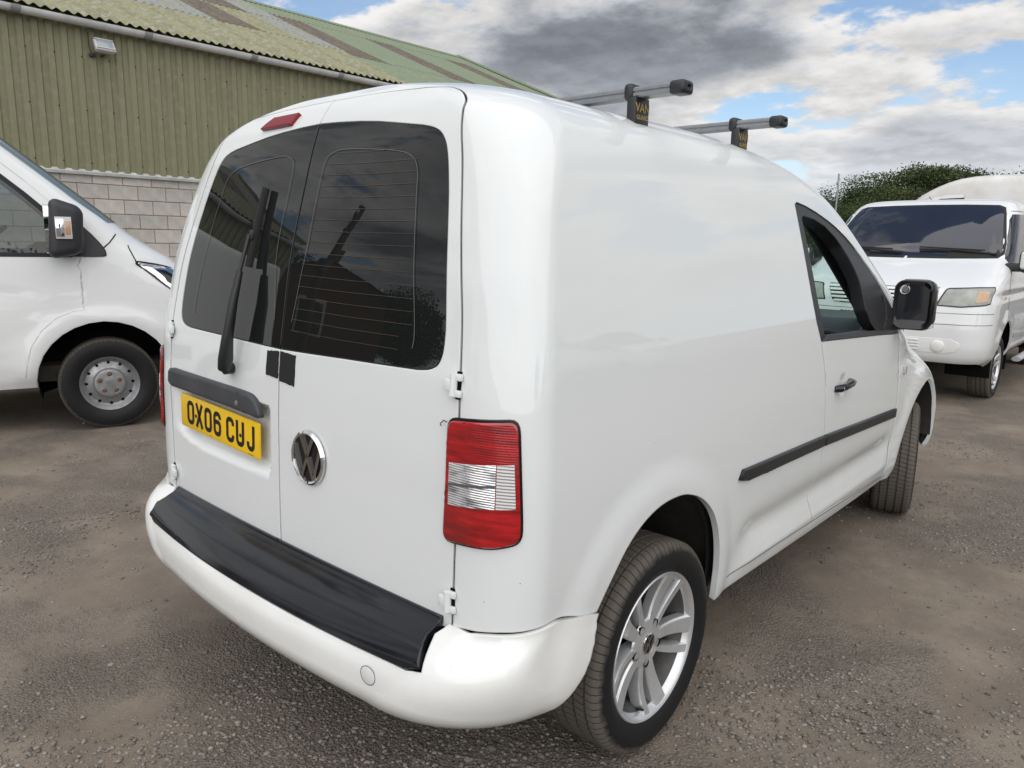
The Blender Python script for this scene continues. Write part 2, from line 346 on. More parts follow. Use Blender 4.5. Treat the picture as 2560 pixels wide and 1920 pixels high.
class Surf:
    """closed body surface of a vehicle: nested horizontal outlines. rows: (z, half width, y rear, y front)"""
    def __init__(S,rows,S1=.70,S2=1.0,Ya=-.2,Yb=1.9,ar=.19,br=.24,kr=.03,af=.45,bf=.5,kf=.1,nr=2.4,nf=2.3,taper=None,disp=None):
        R=np.array(rows,float);S.R=R
        dv=np.hypot(np.diff(R[:,0]),np.diff(R[:,1]));S.v=R[0,0]+np.concatenate([[0],np.cumsum(dv)])
        S.S1,S.S2=S1,S2;S.Ya,S.Yb=Ya,Yb;S.ar,S.br,S.kr,S.af,S.bf,S.kf,S.nr,S.nf=ar,br,kr,af,bf,kf,nr,nf
        S.sA=S2+.35;S.sB=S.sA+(Yb-Ya);S.S3=S.sB+.45;S.S4=S.S3+.5;S.S5=S.S4+.45
        S.taper=taper;S.disp=disp
    def row(S,v):
        if not hasattr(S,'_lut'):
            S._g=np.linspace(S.v[0],S.v[-1],4000);S._lut=[cr(S.v,S.R[:,k],S._g) for k in range(S.R.shape[1])];S._nc={}
        return tuple(np.interp(v,S._g,c) for c in S._lut)
    def P(S,s,v):
        s=np.atleast_1d(np.asarray(s,float));v=np.broadcast_to(np.atleast_1d(np.asarray(v,float)),s.shape)
        p=S.P0(s,v)
        if S.disp is not None:
            n=S.N0(s,v);p=p+n*S.disp(p,s,v)[:,None]
        return p
    def P0(S,s,v):
        rw=S.row(v);z,w,yr,yf=rw[:4]
        ar=np.minimum(S.ar(z) if callable(S.ar) else S.ar,.6*w);kr=S.kr(z) if callable(S.kr) else S.kr;af=np.minimum(S.af,.75*w);br=S.br(z) if callable(S.br) else S.br
        L=yf-yr;bf=np.minimum(rw[4] if len(rw)>4 else S.bf,.4*L)
        xa=w-ar;xf=w-af
        y0=yr+kr*xa**2;y1=yf-S.kf*xf**2
        ys=y0+br;ye=y1-bf
        x=np.zeros_like(s);y=np.zeros_like(s)
        m=s<=S.S1
        x=np.where(m,s/S.S1*xa,x);y=np.where(m,yr+kr*(s/S.S1*xa)**2,y)
        m=(s>S.S1)&(s<=S.S2);th=np.clip((s-S.S1)/(S.S2-S.S1),0,1)*np.pi/2
        e=2/S.nr
        x=np.where(m,xa+ar*np.clip(np.sin(th),0,1)**e,x);y=np.where(m,y0+br*(1-np.clip(np.cos(th),0,1)**e),y)
        # side: s knots S2,sA,sB,S3 -> y knots
        Ya=np.minimum(np.maximum(S.Ya,ys+.02),ys+.45*(ye-ys));Yb=np.minimum(S.Yb,Ya+.8*(ye-Ya))
        ysd=np.where(s<=S.sA,ys+(s-S.S2)/(S.sA-S.S2)*(Ya-ys),np.where(s<=S.sB,Ya+(s-S.sA)/(S.sB-S.sA)*(Yb-Ya),Yb+(s-S.sB)/(S.S3-S.sB)*(ye-Yb)))
        m=(s>S.S2)&(s<=S.S3)
        x=np.where(m,w,x);y=np.where(m,ysd,y)
        m=(s>S.S3)&(s<=S.S4);th=np.clip((s-S.S3)/(S.S4-S.S3),0,1)*np.pi/2;e=2/S.nf
        x=np.where(m,xf+af*np.clip(np.cos(th),0,1)**e,x);y=np.where(m,ye+bf*np.clip(np.sin(th),0,1)**e,y)
        m=s>S.S4;q=np.clip((S.S5-s)/(S.S5-S.S4),0,1)
        x=np.where(m,q*xf,x);y=np.where(m,yf-S.kf*(q*xf)**2,y)
        if S.taper is not None: x=x*S.taper(y,z)
        return np.stack([x,y,z],1)
    def N0(S,s,v,h=2e-3,f=None):
        f=f or S.P0
        s=np.atleast_1d(np.asarray(s,float));v=np.broadcast_to(np.atleast_1d(np.asarray(v,float)),s.shape)
        a=f(s+h,v)-f(s-h,v);b=f(s,np.minimum(v+h,S.v[-1]))-f(s,np.maximum(v-h,S.v[0]))
        # mirrored s<0 handled by x sign
        n=np.cross(a,b);n/=np.linalg.norm(n,axis=1)[:,None]+1e-12
        return n
    def N(S,s,v): return S.N0(s,v,f=S.P)
    def nat(S, pts, mode, zmax=9):
        """natural coordinates -> (s, v). mode 'side': (y, z); 'rear' / 'front': (x, z)"""
        S.row(0.); key = (np.asarray(pts, float).tobytes(), mode)
        if key in S._nc: return list(S._nc[key])
        sg = np.linspace(*{'side': (S.S1, S.S4), 'rear': (0, S.S2), 'front': (S.S5, S.S3)}[mode], 700); out = []
        for p in pts:
            v = float(np.interp(p[1], S._lut[0], S._g)); q = S.P0(sg, np.full_like(sg, v))[:, 1 if mode == 'side' else 0]
            out.append((float(np.interp(p[0], q, sg)), v))
        S._nc[key] = out
        return list(out)

def inside(poly, pts):
    poly = np.asarray(poly); x, y = pts[:, 0], pts[:, 1]; r = np.zeros(len(pts), bool); n = len(poly); j = n-1
    for i in range(n):
        xi, yi = poly[i]; xj, yj = poly[j]
        c = ((yi > y) != (yj > y)) & (x < (xj-xi)*(y-yi)/((yj-yi) if yj != yi else 1e-12)+xi); r ^= c; j = i
    return r
def densify(poly, d=.02, closed=True):
    P = np.asarray(poly, float); o = []; n = len(P)
    for i in range(n if closed else n-1):
        a = P[i]; b = P[(i+1) % n]; k = max(1, int(math.ceil(np.hypot(*(b-a))/d)))
        for j in range(k): o.append(a+(b-a)*j/k)
    if not closed: o.append(P[-1])
    return np.array(o)
def area2(p): p = np.asarray(p); return .5*np.sum(p[:, 0]*np.roll(p[:, 1], -1)-np.roll(p[:, 0], -1)*p[:, 1])
def inset(poly, e):
    l, r = ribbon2d(poly, 2*e, True)
    return l      # left of a ccw loop is the inside
PCACHE = {}
def panel(name, S, outer, holes=(), off=0., m=None, parent=None, mir=False, step=.03, flange=.015, edge=.003, dens=.02, flip=False):
    """a sheet-metal piece cut out of surface S: rounded rim, returned edge, exact surface normals"""
    key = (id(S), np.asarray(outer, float).round(6).tobytes(), tuple(np.asarray(h, float).round(6).tobytes() for h in holes), off, step, flange, edge, dens, flip)
    if key in PCACHE: return panel_mesh(name, *PCACHE[key], m, parent, mir)
    loops = []
    for k, L in enumerate([outer]+list(holes)):
        L = densify(L, dens)
        keep = [0]
        for i in range(1, len(L)):
            if np.hypot(*(L[i]-L[keep[-1]])) > 1e-4: keep.append(i)
        if np.hypot(*(L[keep[-1]]-L[0])) < 1e-4: keep.pop()
        L = L[keep]
        if (area2(L) > 0) != (k == 0): L = L[::-1]      # outer ccw, holes cw: the metal is always on the left
        loops.append(L)
    ins = [inset(L, edge) for L in loops] if edge else []
    pts = []; edges = []; seg = []
    for L in loops+ins:
        b = len(pts); pts += L.tolist(); seg.append((b, len(L))); edges += [(b+i, b+(i+1) % len(L)) for i in range(len(L))]
    O = np.array(loops[0]); lo = O.min(0); hi = O.max(0)
    gx = np.arange(lo[0]+step/2, hi[0], step); gy = np.arange(lo[1]+step/2, hi[1], step*.87); G = []
    for j, yv in enumerate(gy):
        G.append(np.stack([gx+(step/2 if j % 2 else 0), np.full_like(gx, yv)], 1))
    G = np.concatenate(G) if G else np.zeros((0, 2)); ok = inside(loops[0], G)
    for h in loops[1:]: ok &= ~inside(h, G)
    G = G[ok]; B = np.array(pts)
    if len(G):
        dm = np.full(len(G), 9.)
        for i in range(0, len(B), 400): dm = np.minimum(dm, np.sqrt(((G[:, None, :]-B[None, i:i+400])**2).sum(2)).min(1))
        G = G[dm > step*.45]
    pts += G.tolist()
    vo, eo, fo, ov, oe, of = delaunay_2d_cdt([Vector(p) for p in pts], edges, [], 0, 1e-7)
    U = np.array([tuple(v) for v in vo]); T = np.array([tuple(f) for f in fo])
    C = U[T].mean(1); ok = inside(loops[0], C)
    for h in loops[1:]: ok &= ~inside(h, C)
    T = T[ok]
    # which output vertices are rim vertices
    role = np.zeros(len(U), int); rim3 = {}
    nb = sum(len(L) for L in loops)
    omap = {}
    for i, l in enumerate(ov):
        for q in l:
            omap[q] = i
            if q < nb and edge: role[i] = 1
    P = S.P(U[:, 0], U[:, 1]); Nn = S.N(U[:, 0], U[:, 1])
    Nout = Nn.copy(); D = np.full(len(U), off)
    rims = []
    for k, L in enumerate(loops):
        b = seg[k][0]; idx = np.array([omap[b+i] for i in range(len(L))])
        if edge:
            b2 = seg[len(loops)+k][0]; i2 = np.array([omap[b2+i] for i in range(len(L))]); dirv = P[idx]-P[i2]
        else:
            q = inset(L, .004); dirv = P[idx]-S.P(q[:, 0], q[:, 1])
        dirv -= (dirv*Nn[idx]).sum(1)[:, None]*Nn[idx]
        dirv /= np.linalg.norm(dirv, axis=1)[:, None]+1e-12
        mid = (np.abs(L[:, 0]) < 1e-6) | (np.abs(L[:, 0]-S.S5) < 1e-6)      # on the centre line the two halves join without an edge
        if edge:
            q_ = idx[~mid]; Nout[q_] = Nn[q_]*.65+dirv[~mid]*.76; D[q_] = off-edge*.7
        rims.append((idx, dirv, mid))
    X = P+Nn*D[:, None]
    V = X.copy(); NV = Nout; F = T.tolist()
    # make the triangles face along the normal
    e1 = V[T[:, 1]]-V[T[:, 0]]; e2 = V[T[:, 2]]-V[T[:, 0]]; fl = (np.cross(e1, e2)*Nn[T].mean(1)).sum(1) < 0
    F = [f[::-1] if q else f for f, q in zip(F, fl)]
    if flange:
        for idx, dirv, mid in rims:
            a = X[idx]; c = P[idx]+Nn[idx]*(off-flange)[:, None] if np.ndim(off) else P[idx]+Nn[idx]*(off-flange)
            b0 = len(V); k = len(idx); V = np.concatenate([V, a, c]); NV = np.concatenate([NV, dirv, dirv])
            for i in range(k):
                j = (i+1) % k; q = [b0+i, b0+k+i, b0+k+j, b0+j]
                if mid[i] and mid[j]: continue
                n_ = np.cross(V[q[1]]-V[q[0]], V[q[3]]-V[q[0]])
                F.append(q if (n_*dirv[i]).sum() > 0 else q[::-1])
    if flip: F = [f[::-1] for f in F]; NV = -NV
    PCACHE[key] = (V, NV, F)
    return panel_mesh(name, V, NV, F, m, parent, mir)
def panel_mesh(name, V, NV, F, m, parent, mir):
    if mir:      # the same piece for the other side of the vehicle
        V = V*np.array([-1, 1, 1]); NV = NV*np.array([-1, 1, 1]); F = [f[::-1] for f in F]
    me = bpy.data.meshes.new(name); me.from_pydata(V.tolist(), [], F); me.update(); me.shade_smooth()
    me.normals_split_custom_set_from_vertices(NV.tolist())
    return link(name, me, m, parent)
def surf_frame(S, s, v, mir=False, off=0., spin=0.):
    """matrix at a surface point: x to the right seen from outside, y up, z out"""
    p = S.P(s, v)[0]; n = S.N(s, v)[0]
    if mir: p = p*[-1, 1, 1]; n = n*[-1, 1, 1]
    n = Vector(n); y = Vector((0, 0, 1)); y = (y-n*y.dot(n)).normalized(); x = y.cross(n)
    return Matrix.Translation(Vector(p)+n*off) @ Matrix((x, y, n)).transposed().to_4x4() @ Matrix.Rotation(spin, 4, 'Z')
def line_on(name, S, pts, w, off, m, parent, mir=False, closed=False, h=.0008, dens=.015):
    """a narrow printed or moulded line that follows the surface"""
    P = densify(pts, dens, closed); l, r = ribbon2d(P, w, closed); k = len(P)
    A = S.P(l[:, 0], l[:, 1])+S.N(l[:, 0], l[:, 1])*off; B = S.P(r[:, 0], r[:, 1])+S.N(r[:, 0], r[:, 1])*off
    V = np.concatenate([A, B]); N_ = np.concatenate([S.N(l[:, 0], l[:, 1]), S.N(r[:, 0], r[:, 1])])
    F = []
    for i in range(k if closed else k-1):
        j = (i+1) % k; F.append([i, k+i, k+j, j])
    n_ = np.cross(V[F[0][1]]-V[F[0][0]], V[F[0][3]]-V[F[0][0]])
    if (n_*N_[0]).sum() < 0: F = [f[::-1] for f in F]
    if mir: V = V*np.array([-1, 1, 1]); F = [f[::-1] for f in F]
    return mesh(name, V, F, m, parent, 60)

# ================================================================== the white panel van in front
def sst(a, b, x): t = np.clip((x-a)/(b-a), 0, 1); return t*t*(3-2*t)
ROWS = [(.26,.834,-.66,3.38,.5),(.30,.848,-.66,3.40,.5),(.36,.868,-.66,3.43,.5),(.45,.877,-.66,3.45,.55),(.55,.885,-.659,3.45,.6),(.70,.892,-.657,3.43,.8),(.79,.893,-.655,3.36,1.0),(.85,.893,-.653,3.24,1.15),(.90,.892,-.652,3.08,1.15),(.95,.890,-.650,2.92,1.0),(1.0,.887,-.647,2.78,.8),(1.06,.883,-.643,2.60,.65),(1.138,.877,-.635,2.46,.5),(1.25,.863,-.617,2.25,.42),(1.35,.846,-.600,2.06,.4),(1.444,.827,-.578,1.89,.4),(1.55,.802,-.549,1.70,.4),(1.62,.781,-.529,1.55,.4),(1.68,.755,-.511,1.38,.4),(1.717,.730,-.498,1.24,.4),(1.745,.702,-.487,1.12,.4),(1.768,.665,-.474,1.0,.4),(1.788,.62,-.46,.9,.4),(1.808,.55,-.444,.78,.4),(1.828,.45,-.422,.64,.3),(1.846,.31,-.39,.5,.3),(1.856,.15,-.28,.35,.2),(1.859,.0015,-.1,.2,.1)]
KT = lambda y, z: 1-.006*((y-.9)/1.5)**2
def caddy_disp(p, s, v):
    y, z = p[:, 1], p[:, 2]
    side = sst(.88, 1.05, s)*(1-sst(3.75, 3.95, s))
    d = np.zeros_like(y)
    r1 = np.hypot(y+.05, (z-.405)*1.0)-.355
    r2 = np.hypot(y-2.66, (z-.375))-.385
    for r in (r1, r2): d += .011*(1-sst(.035, .13, r))*(z > .2)
    fy = sst(.40, .60, y)*(1-sst(2.02, 2.2, y))
    d += fy*(-.021*np.exp(-((z-.50)/.058)**2)+.005*np.exp(-((z-.395)/.022)**2))
    h = np.hypot((y-1.295)/.9, (z-.905))
    d += -.016*(1-sst(.016, .05, h))
    return d*side
CORN = dict(ar=.185, nr=2.05, br=lambda z: .115+.06*sst(1.5, 1.78, z))
CORN['Yb'] = 1.5
SC = Surf(ROWS, taper=KT, disp=caddy_disp, **CORN)
def left_disp(p, s, v):
    x, z = p[:, 0], p[:, 2]
    zb = .752+.03*np.clip((x-.45)/.2, 0, 1)**2
    return -.030*sst(.045, .066, x)*(1-sst(.60, .69, x))*sst(zb, zb+.040, z)*(1-sst(.955, .968, z))
SLD = Surf(ROWS, taper=KT, disp=left_disp, **CORN)
caddy = empty('panel_van', (0, 0, 0), 0, 'white panel van seen from behind in the foreground, with yellow number plate OX06 CUJ', 'van')

GAP = [(.702,.562),(.7005,.66),(.7005,.767),(.706,.92),(.7095,1.072),(.711,1.19),(.7105,1.3165),(.706,1.43),(.703,1.54),(.705,1.63),(.7115,1.707),(.733,1.765),(.762,1.81),(.778,1.86),(.782,1.91)]
seam_s = SC.nat([tuple(p) for p in catmull([(.712,.572),(.74,.576),(.766,.579),(.80,.585)], 4)], 'rear', 1)+SC.nat([tuple(p) for p in catmull([(-.612,.5895),(-.56,.597),(-.50,.599),(-.46,.592),(-.42,.580),(-.36,.566)], 4)], 'side', 1)
rarch_s = SC.nat([tuple(p) for p in catmull([(-.35,.564),(-.306,.62),(-.241,.692),(-.168,.74),(-.086,.766),(.002,.77),(.07,.758),(.145,.727),(.217,.671),(.266,.602),(.295,.531),(.314,.454),(.318,.40),(.322,.36),(.325,.342)], 4)], 'side', 1)
gap_s = catmull(GAP, 4)
sill = SC.nat([(.36,.341),(.6,.335),(.9,.325),(1.2,.315),(1.5,.308),(1.8,.302),(2.1,.300),(2.24,.300)], 'side', 1)
farch = SC.nat([tuple(p) for p in catmull([(2.26,.31),(2.272,.40),(2.30,.50),(2.35,.595),(2.43,.675),(2.55,.733),(2.67,.75),(2.80,.73),(2.92,.665),(3.0,.57),(3.04,.45),(3.05,.30)], 3)], 'side', 1.0)
DOOR_R = [(1.135,.385),(1.115,.44),(1.10,.47),(1.115,.54),(1.13,.62),(1.135,.70),(1.125,.78),(1.11,.86),(1.098,.94),(1.075,1.02),(1.04,1.098)]
DOOR_F = [(2.145,.335),(2.14,.44),(2.135,.54),(2.13,.64),(2.12,.74),(2.105,.83),(2.09,.93),(2.075,1.0),(2.07,1.045)]
WIN_OUT = [(1.04,1.102),(1.0,1.165),(.975,1.23),(.955,1.29),(.94,1.35),(.928,1.41),(.918,1.47),(.91,1.53),(.907,1.583),(.93,1.592),(1.01,1.582),(1.10,1.564),(1.20,1.54),(1.29,1.513),(1.385,1.478),(1.47,1.44),(1.55,1.40),(1.635,1.358),(1.73,1.31),(1.83,1.25),(1.92,1.195),(2.0,1.14),(2.05,1.09),(2.07,1.048)]
WIN_IN = [(1.10,1.104),(1.06,1.18),(1.03,1.255),(1.01,1.33),(.99,1.405),(.975,1.48),(.965,1.535),(.98,1.547),(1.08,1.538),(1.18,1.515),(1.27,1.478),(1.34,1.44),(1.41,1.395),(1.47,1.347),(1.515,1.30),(1.545,1.245),(1.57,1.19),(1.63,1.13),(1.73,1.078)]
def nat(p, mode='side', zm=2): return SC.nat([tuple(q) for q in p], mode, zm)
door_bot = [(1.135,.385),(1.4,.374),(1.7,.362),(1.95,.35),(2.145,.335)]
door_out = nat(densify(door_bot, .03, False)[:-1])+nat(densify(DOOR_F, .03, False))
win_out = nat(densify(WIN_OUT, .025, False))
door_r = nat(densify(DOOR_R, .025, False))
cut = door_out+win_out[::-1]+door_r[::-1][1:-1]          # whole door aperture, ccw
S5 = SC.S5; VE = SC.v[-1]-1e-4
DOORTOP = [(.78,1.93),(.72,1.955),(.5,1.985),(.25,1.995),(0,2.0)]
shell = [tuple(p) for p in seam_s]+[tuple(p) for p in rarch_s]+sill+farch+[(3.75,.30),(S5,.30),(S5,1.085)]
ws = [(4.15,1.085),(3.82,1.095),(3.74,1.12),(3.71,1.2),(3.70,1.3),(3.70,1.4),(3.705,1.5),(3.715,1.60),(3.74,1.66),(3.8,1.685),(4.1,1.70)]
shell += ws+[(S5,1.705),(S5,VE),(0,VE)]+DOORTOP[::-1]+[tuple(p) for p in gap_s[::-1]]
def grow(poly, e):
    P = densify(poly, .02);  P = P if area2(P) > 0 else P[::-1]
    return [tuple(q) for q in inset(P, -e)]
for mir in (False, True):
    side = 'left' if mir else 'right'
    panel('body_shell', SC, shell, [cut], 0, 'white', caddy, mir, step=.028, flange=.02, edge=.003)
    panel('inner_lining', SC, shell, [cut], -.045, 'dark_trim', caddy, mir, step=.08, flange=0, edge=0, flip=True)
    # door skin below the window, black window frame round the open window
    low = door_out+nat([(2.06,1.05),(1.9,1.057),(1.75,1.067),(1.6,1.074),(1.45,1.081),(1.3,1.088),(1.15,1.095),(1.045,1.10)])+door_r[::-1][1:-1]
    door = panel('front_door', SC, inset(densify(low, .02), .0028), [], 0, 'white', caddy, mir, step=.016, flange=.03, edge=.003)
    fr_in = nat(densify(WIN_IN, .03))
    fr_out = nat([(2.06,1.052)])+win_out[::-1]+nat(densify([(1.045,1.102),(1.3,1.090),(1.6,1.076),(1.9,1.059)], .04, False))
    panel('window_frame', SC, inset(densify(fr_out, .02), .002), [fr_in], -.004, 'black', caddy, mir, step=.04, flange=.05, edge=.004)
    panel('window_trim', SC, nat(densify([(1.05,1.098),(1.10,1.118),(1.75,1.086),(2.03,1.068),(2.05,1.05),(1.6,1.072)], .05)), [], .004, 'grey_black', caddy, mir, step=.05, flange=.02, edge=.003)
    line_on('door_gap_shadow', SC, door_r, .022, -.008, 'seal', door, mir)  # black strip behind the shut gap stands in for its shade
    line_on('door_gap_shadow', SC, nat(densify(DOOR_F, .03, False)), .022, -.008, 'seal', door, mir)
    line_on('sill_seam', SC, nat(densify([(.40,.392),(.8,.386),(1.3,.368),(1.8,.348),(2.18,.325)], .05, False)), .003, .0012, 'grey_trim', caddy, mir)
    # rubbing strips
    for a, b in (((.395,.7315),(1.118,.7115)), ((1.132,.711),(2.10,.6645))):
        q = []
        h = .021
        n = 24
        for i in range(n+1):
            t = i/n; q.append((a[0]+(b[0]-a[0])*t, a[1]+(b[1]-a[1])*t-h+(.012*(1-t*12) if i < 2 and a[0] < .5 else 0)))
        for i in range(n, -1, -1):
            t = i/n; q.append((a[0]+(b[0]-a[0])*t+(.02 if i == 0 and a[0] < .5 else 0), a[1]+(b[1]-a[1])*t+h))
        panel('rubbing_strip', SC, nat(q), [], .014, 'black', caddy, mir, step=.03, flange=.014, edge=.006, dens=.04)
    # door handle
    sg = -1 if mir else 1
    h_s, h_v = nat([(1.295,.905)])[0]
    hm = surf_frame(SC, h_s, h_v, mir, .018)
    hd = tube('door_handle', [hm @ Vector(p) for p in ((-.085*sg,-.006,-.005),(-.07*sg,-.004,.012),(-.035*sg,0,.021),(.03*sg,.002,.021),(.065*sg,.005,.012),(.083*sg,.006,-.005))], .017, 'gloss_black', caddy, 10, flat=.75, radii=[.017,.02,.0165,.0155,.018,.016])
    lm_ = surf_frame(SC, *nat([(1.225,.90)])[0], mir, .032)
    lathe('lock_cylinder', [(0,0),(0,.007),(-.012,.009)], 'chrome', hd, 14, 'Z', matrix=lm_)
    # side repeater
    rm = surf_frame(SC, *nat([(2.19,.862)])[0], mir, .0)
    prism('side_repeater', rrect(.042,.04,.008), .01, 'clear_lens_side', caddy, rm, .003)
    # roof gutter line
    # tail lamp
    def rnd(pts, n=4): return [tuple(p) for p in catmull(pts, n, True)]
    def rcorner(pts, r, n=4):
        o = []; P = [np.array(p) for p in pts]; k = len(P)
        for i in range(k):
            a, b, c = P[i-1], P[i], P[(i+1) % k]; u = (a-b)/np.linalg.norm(a-b); w = (c-b)/np.linalg.norm(c-b); rr = min(r, .45*np.linalg.norm(a-b), .45*np.linalg.norm(c-b))
            for j in range(n+1):
                t = j/n; o.append(tuple((1-t)**2*(b+u*rr)+2*t*(1-t)*b+t*t*(b+w*rr)))
        return o
    sh_ = .12 if mir else 0
    LS = lambda q: [(a+sh_, c) for a, c in q]
    lamp_o = rcorner([(.659,.774),(.805,.785),(.889,.807),(.875,1.079),(.673,1.063)], .03)
    lamp = panel('tail_lamp', SC, LS(lamp_o), [], .004, 'gloss_black', caddy, mir, step=.02, flange=.008, edge=.003)
    lamp['label'] = 'tall red and clear tail lamp wrapping the rear corner'
    L_ = lambda t: .673+.010*t        # inner-left edge
    lq = rcorner([(.666,.781),(.805,.791),(.881,.811),(.869,1.072),(.680,1.057)], .024)
    panel('red_lens', SC, LS(lq), [], .012, 'red_lens', lamp, mir, step=.012, flange=.012, edge=.005)
    q2 = [(.684,.868),(.812,.881),(.815,.978),(.688,.965)]; q2b = [(.814,.881),(.866,.886),(.861,.982),(.817,.978)]
    panel('clear_lens', SC, LS(q2), [], .0135, 'clear_lens', lamp, mir, step=.012, flange=.003, edge=.0015)
    panel('clear_lens', SC, LS(q2b), [], .0133, 'clear_lens_side', lamp, mir, step=.012, flange=.003, edge=.0015)
    panel('clear_lens_divider', SC, LS([(.686,.914),(.813,.928),(.8135,.934),(.686,.920)]), [], .0142, 'grey_trim', lamp, mir, step=.012, flange=.002, edge=.0005)
    # rear door
    SD = SLD if mir else SC
    xb = [(.0022,.484),(.12,.486),(.25,.494),(.40,.506),(.52,.52),(.62,.538),(.685,.556)]
    g2 = [(a-.0065, b) for a, b in gap_s.tolist() if b > .575]
    dr = [tuple(p) for p in catmull(xb, 4)]+[(.69,.560),(.693,.572)]+g2+[(.766,1.925),(.70,1.946),(.5,1.978),(.25,1.99),(.0022,1.994)]
    glass = rcorner([(.0045,1.1435),(.30,1.150),(.657,1.160),(.658,1.42),(.652,1.728),(.28,1.781),(.0045,1.7935)], .062, 7)
    # square corners at the split
    gl = [(.0045,1.1435),(.15,1.1465),(.30,1.150),(.45,1.1525),(.57,1.155)]+[tuple(p) for p in catmull([(.57,1.155),(.61,1.1605),(.638,1.175),(.6515,1.205),(.6565,1.25)], 4)][1:]+[(.657,1.35),(.656,1.45),(.653,1.56),(.650,1.63)]+[tuple(p) for p in catmull([(.650,1.63),(.646,1.675),(.632,1.706),(.604,1.724),(.56,1.735)], 4)][1:]+[(.45,1.752),(.35,1.767),(.25,1.778),(.12,1.788),(.0045,1.7935)]
    gro = np.array(grow(gl, .0022)); gro = gro[gro[:, 0] > .006]; k0 = int(np.argmin(gro[:, 0]+np.abs(gro[:, 1]-1.1413))); gro = np.roll(gro, -k0, 0)     # ccw from the lower split corner
    dr = dr+[(.0022,1.7957)]+[tuple(q) for q in gro[::-1]]+[(.0022,1.1413)]
    rd = panel('rear_door', SD, dr, [], 0, 'white', caddy, mir, step=.0125 if mir else .03, flange=.02, edge=.003)
    line_on('gap_shadow_strip', SC, [tuple(q) for q in gap_s], .03, -.0045, 'seal', rd, mir)  # black strip laid in the gap: the shade there is put in as colour
    panel('split_shadow_strip', SC, densify([(0,.49),(.03,.49),(.03,1.99),(0,1.99)], .03), [], -.005, 'seal', rd, mir, step=.05, flange=0, edge=0)  # black backing that makes the split between the doors look shaded
    rd['label'] = 'left rear door with wiper and number plate' if mir else 'right rear door with round chrome emblem'
    panel('seal', SC, grow(gl, .012), [], -.008, 'seal', rd, mir, step=.05, flange=0, edge=0)
    gp = panel('window_pane', SC, gl, [], -.0015, 'glass_dark', rd, mir, step=.03, flange=.004, edge=.0015)
    inn = catmull([(.045,1.22),(.06,1.30),(.079,1.42),(.082,1.55),(.09,1.655),(.125,1.683),(.20,1.690),(.42,1.674),(.505,1.655),(.532,1.62),(.535,1.55),(.545,1.38),(.555,1.24),(.55,1.20)], 4)
    line_on('pane_border', SC, inn, .0022, .0012, 'silverline', gp, mir)
    for k in range(17):
        vv = 1.678-k*.0302; x0 = .088-.045*max(0, (1.55-vv)/.35); x1 = .53+.02*(1.65-vv)/.45
        if k == 0: x0, x1 = .14, .47
        if k >= 15: x1 = .5
        if not mir: line_on('heater_line', SC, [(x0, vv+.004), ((x0+x1)/2, vv-.001), (x1, vv-.002)], .0009, .0012, 'copper', gp, mir)
    # hinges
    for hs, hv in ((.697, 1.135), (.69, .638)):
        hm = surf_frame(SC, hs, hv, mir, .0); sgn = -1 if mir else 1
        hg = lathe('hinge', [(-.024,0),(-.024,.009),(.024,.009),(.024,0)], 'white', caddy, 16, 'Y', matrix=hm @ Matrix.Translation((0,0,.010)))
        box('hinge_leaf', (.022,.026,.012), (-.012*sgn,0,.012), 'white', hg, .003, matrix=hm)
        box('hinge_leaf', (.022,.016,.010), (.010*sgn,.018,.006), 'white', hg, .003, matrix=hm)
        box('hinge_leaf', (.022,.016,.010), (.010*sgn,-.018,.006), 'white', hg, .003, matrix=hm)
        box('hinge_gap', (.014,.062,.004), (.008*sgn,0,.0005), 'void', hg, .001, matrix=hm)
    # black tape over the handle cut-outs at the split
    tq = [(.0035,1.056),(.078,1.048),(.081,1.134),(.0035,1.137)] if not mir else [(.0035,1.06),(.068,1.063),(.066,1.132),(.0035,1.136)]
    panel('tape', SC, [(a+random.uniform(-.001,.001), b+random.uniform(-.0015,.0015)) for a, b in densify(tq, .012)], [], .0022, 'seal', rd, mir, step=.02, flange=.002, edge=.0008)
    # door mirror
    mx_ = lambda p: (p[0]*sg, p[1], p[2])
    mh = empty('door_mirror', (0,0,0)); mh.parent = caddy
    prof = rrect(.158,.222,.045,6)
    def loft(name, secs, m, parent, cap=(True, True)):
        V = []; F = []; k = len(secs[0])
        for s_ in secs: V += [mx_(p) for p in s_]
        for i in range(len(secs)-1):
            for j in range(k): F.append((i*k+j, i*k+(j+1) % k, (i+1)*k+(j+1) % k, (i+1)*k+j))
        if cap[0]: F.append(tuple(range(k)))
        if cap[1]: F.append(tuple((len(secs)-1)*k+j for j in range(k)))
        bm = bmesh.new(); vs_ = [bm.verts.new(v) for v in V]
        for f in F: bm.faces.new([vs_[i] for i in f])
        return bmobj(name, bm, m, parent, 40)
    cx, cz = .948, 1.190
    sec = lambda y, sc, dx=0, dz=0: [(cx+dx+a*sc, y+(.05*a), cz+dz+b*sc) for a, b in prof]
    loft('mirror_housing', [sec(1.955,.80), sec(1.945,.95), sec(1.95,1.0), sec(1.985,1.03,.003), sec(2.03,.98,.003), sec(2.07,.78,0), sec(2.085,.5,0)], 'gloss_black', mh, (False, True))
    loft('mirror_cap', [[(a, b, c) for a, b, c in sec(1.99,1.045,.004)], sec(2.035,.995,.004), sec(2.075,.80,.002), sec(2.093,.5,0)], 'white', mh, (False, True)) if mir else box('mirror_edge', (.028,.05,.036), (mx_((1.015,2.0,1.105))), 'white', mh, .008)
    loft('mirror_glass', [[(cx-.002+a*.90, 1.957+.05*a, cz+b*.91) for a, b in prof], [(cx-.002+a*.90, 1.972+.05*a, cz+b*.91) for a, b in prof]], 'mirror_dark', mh)
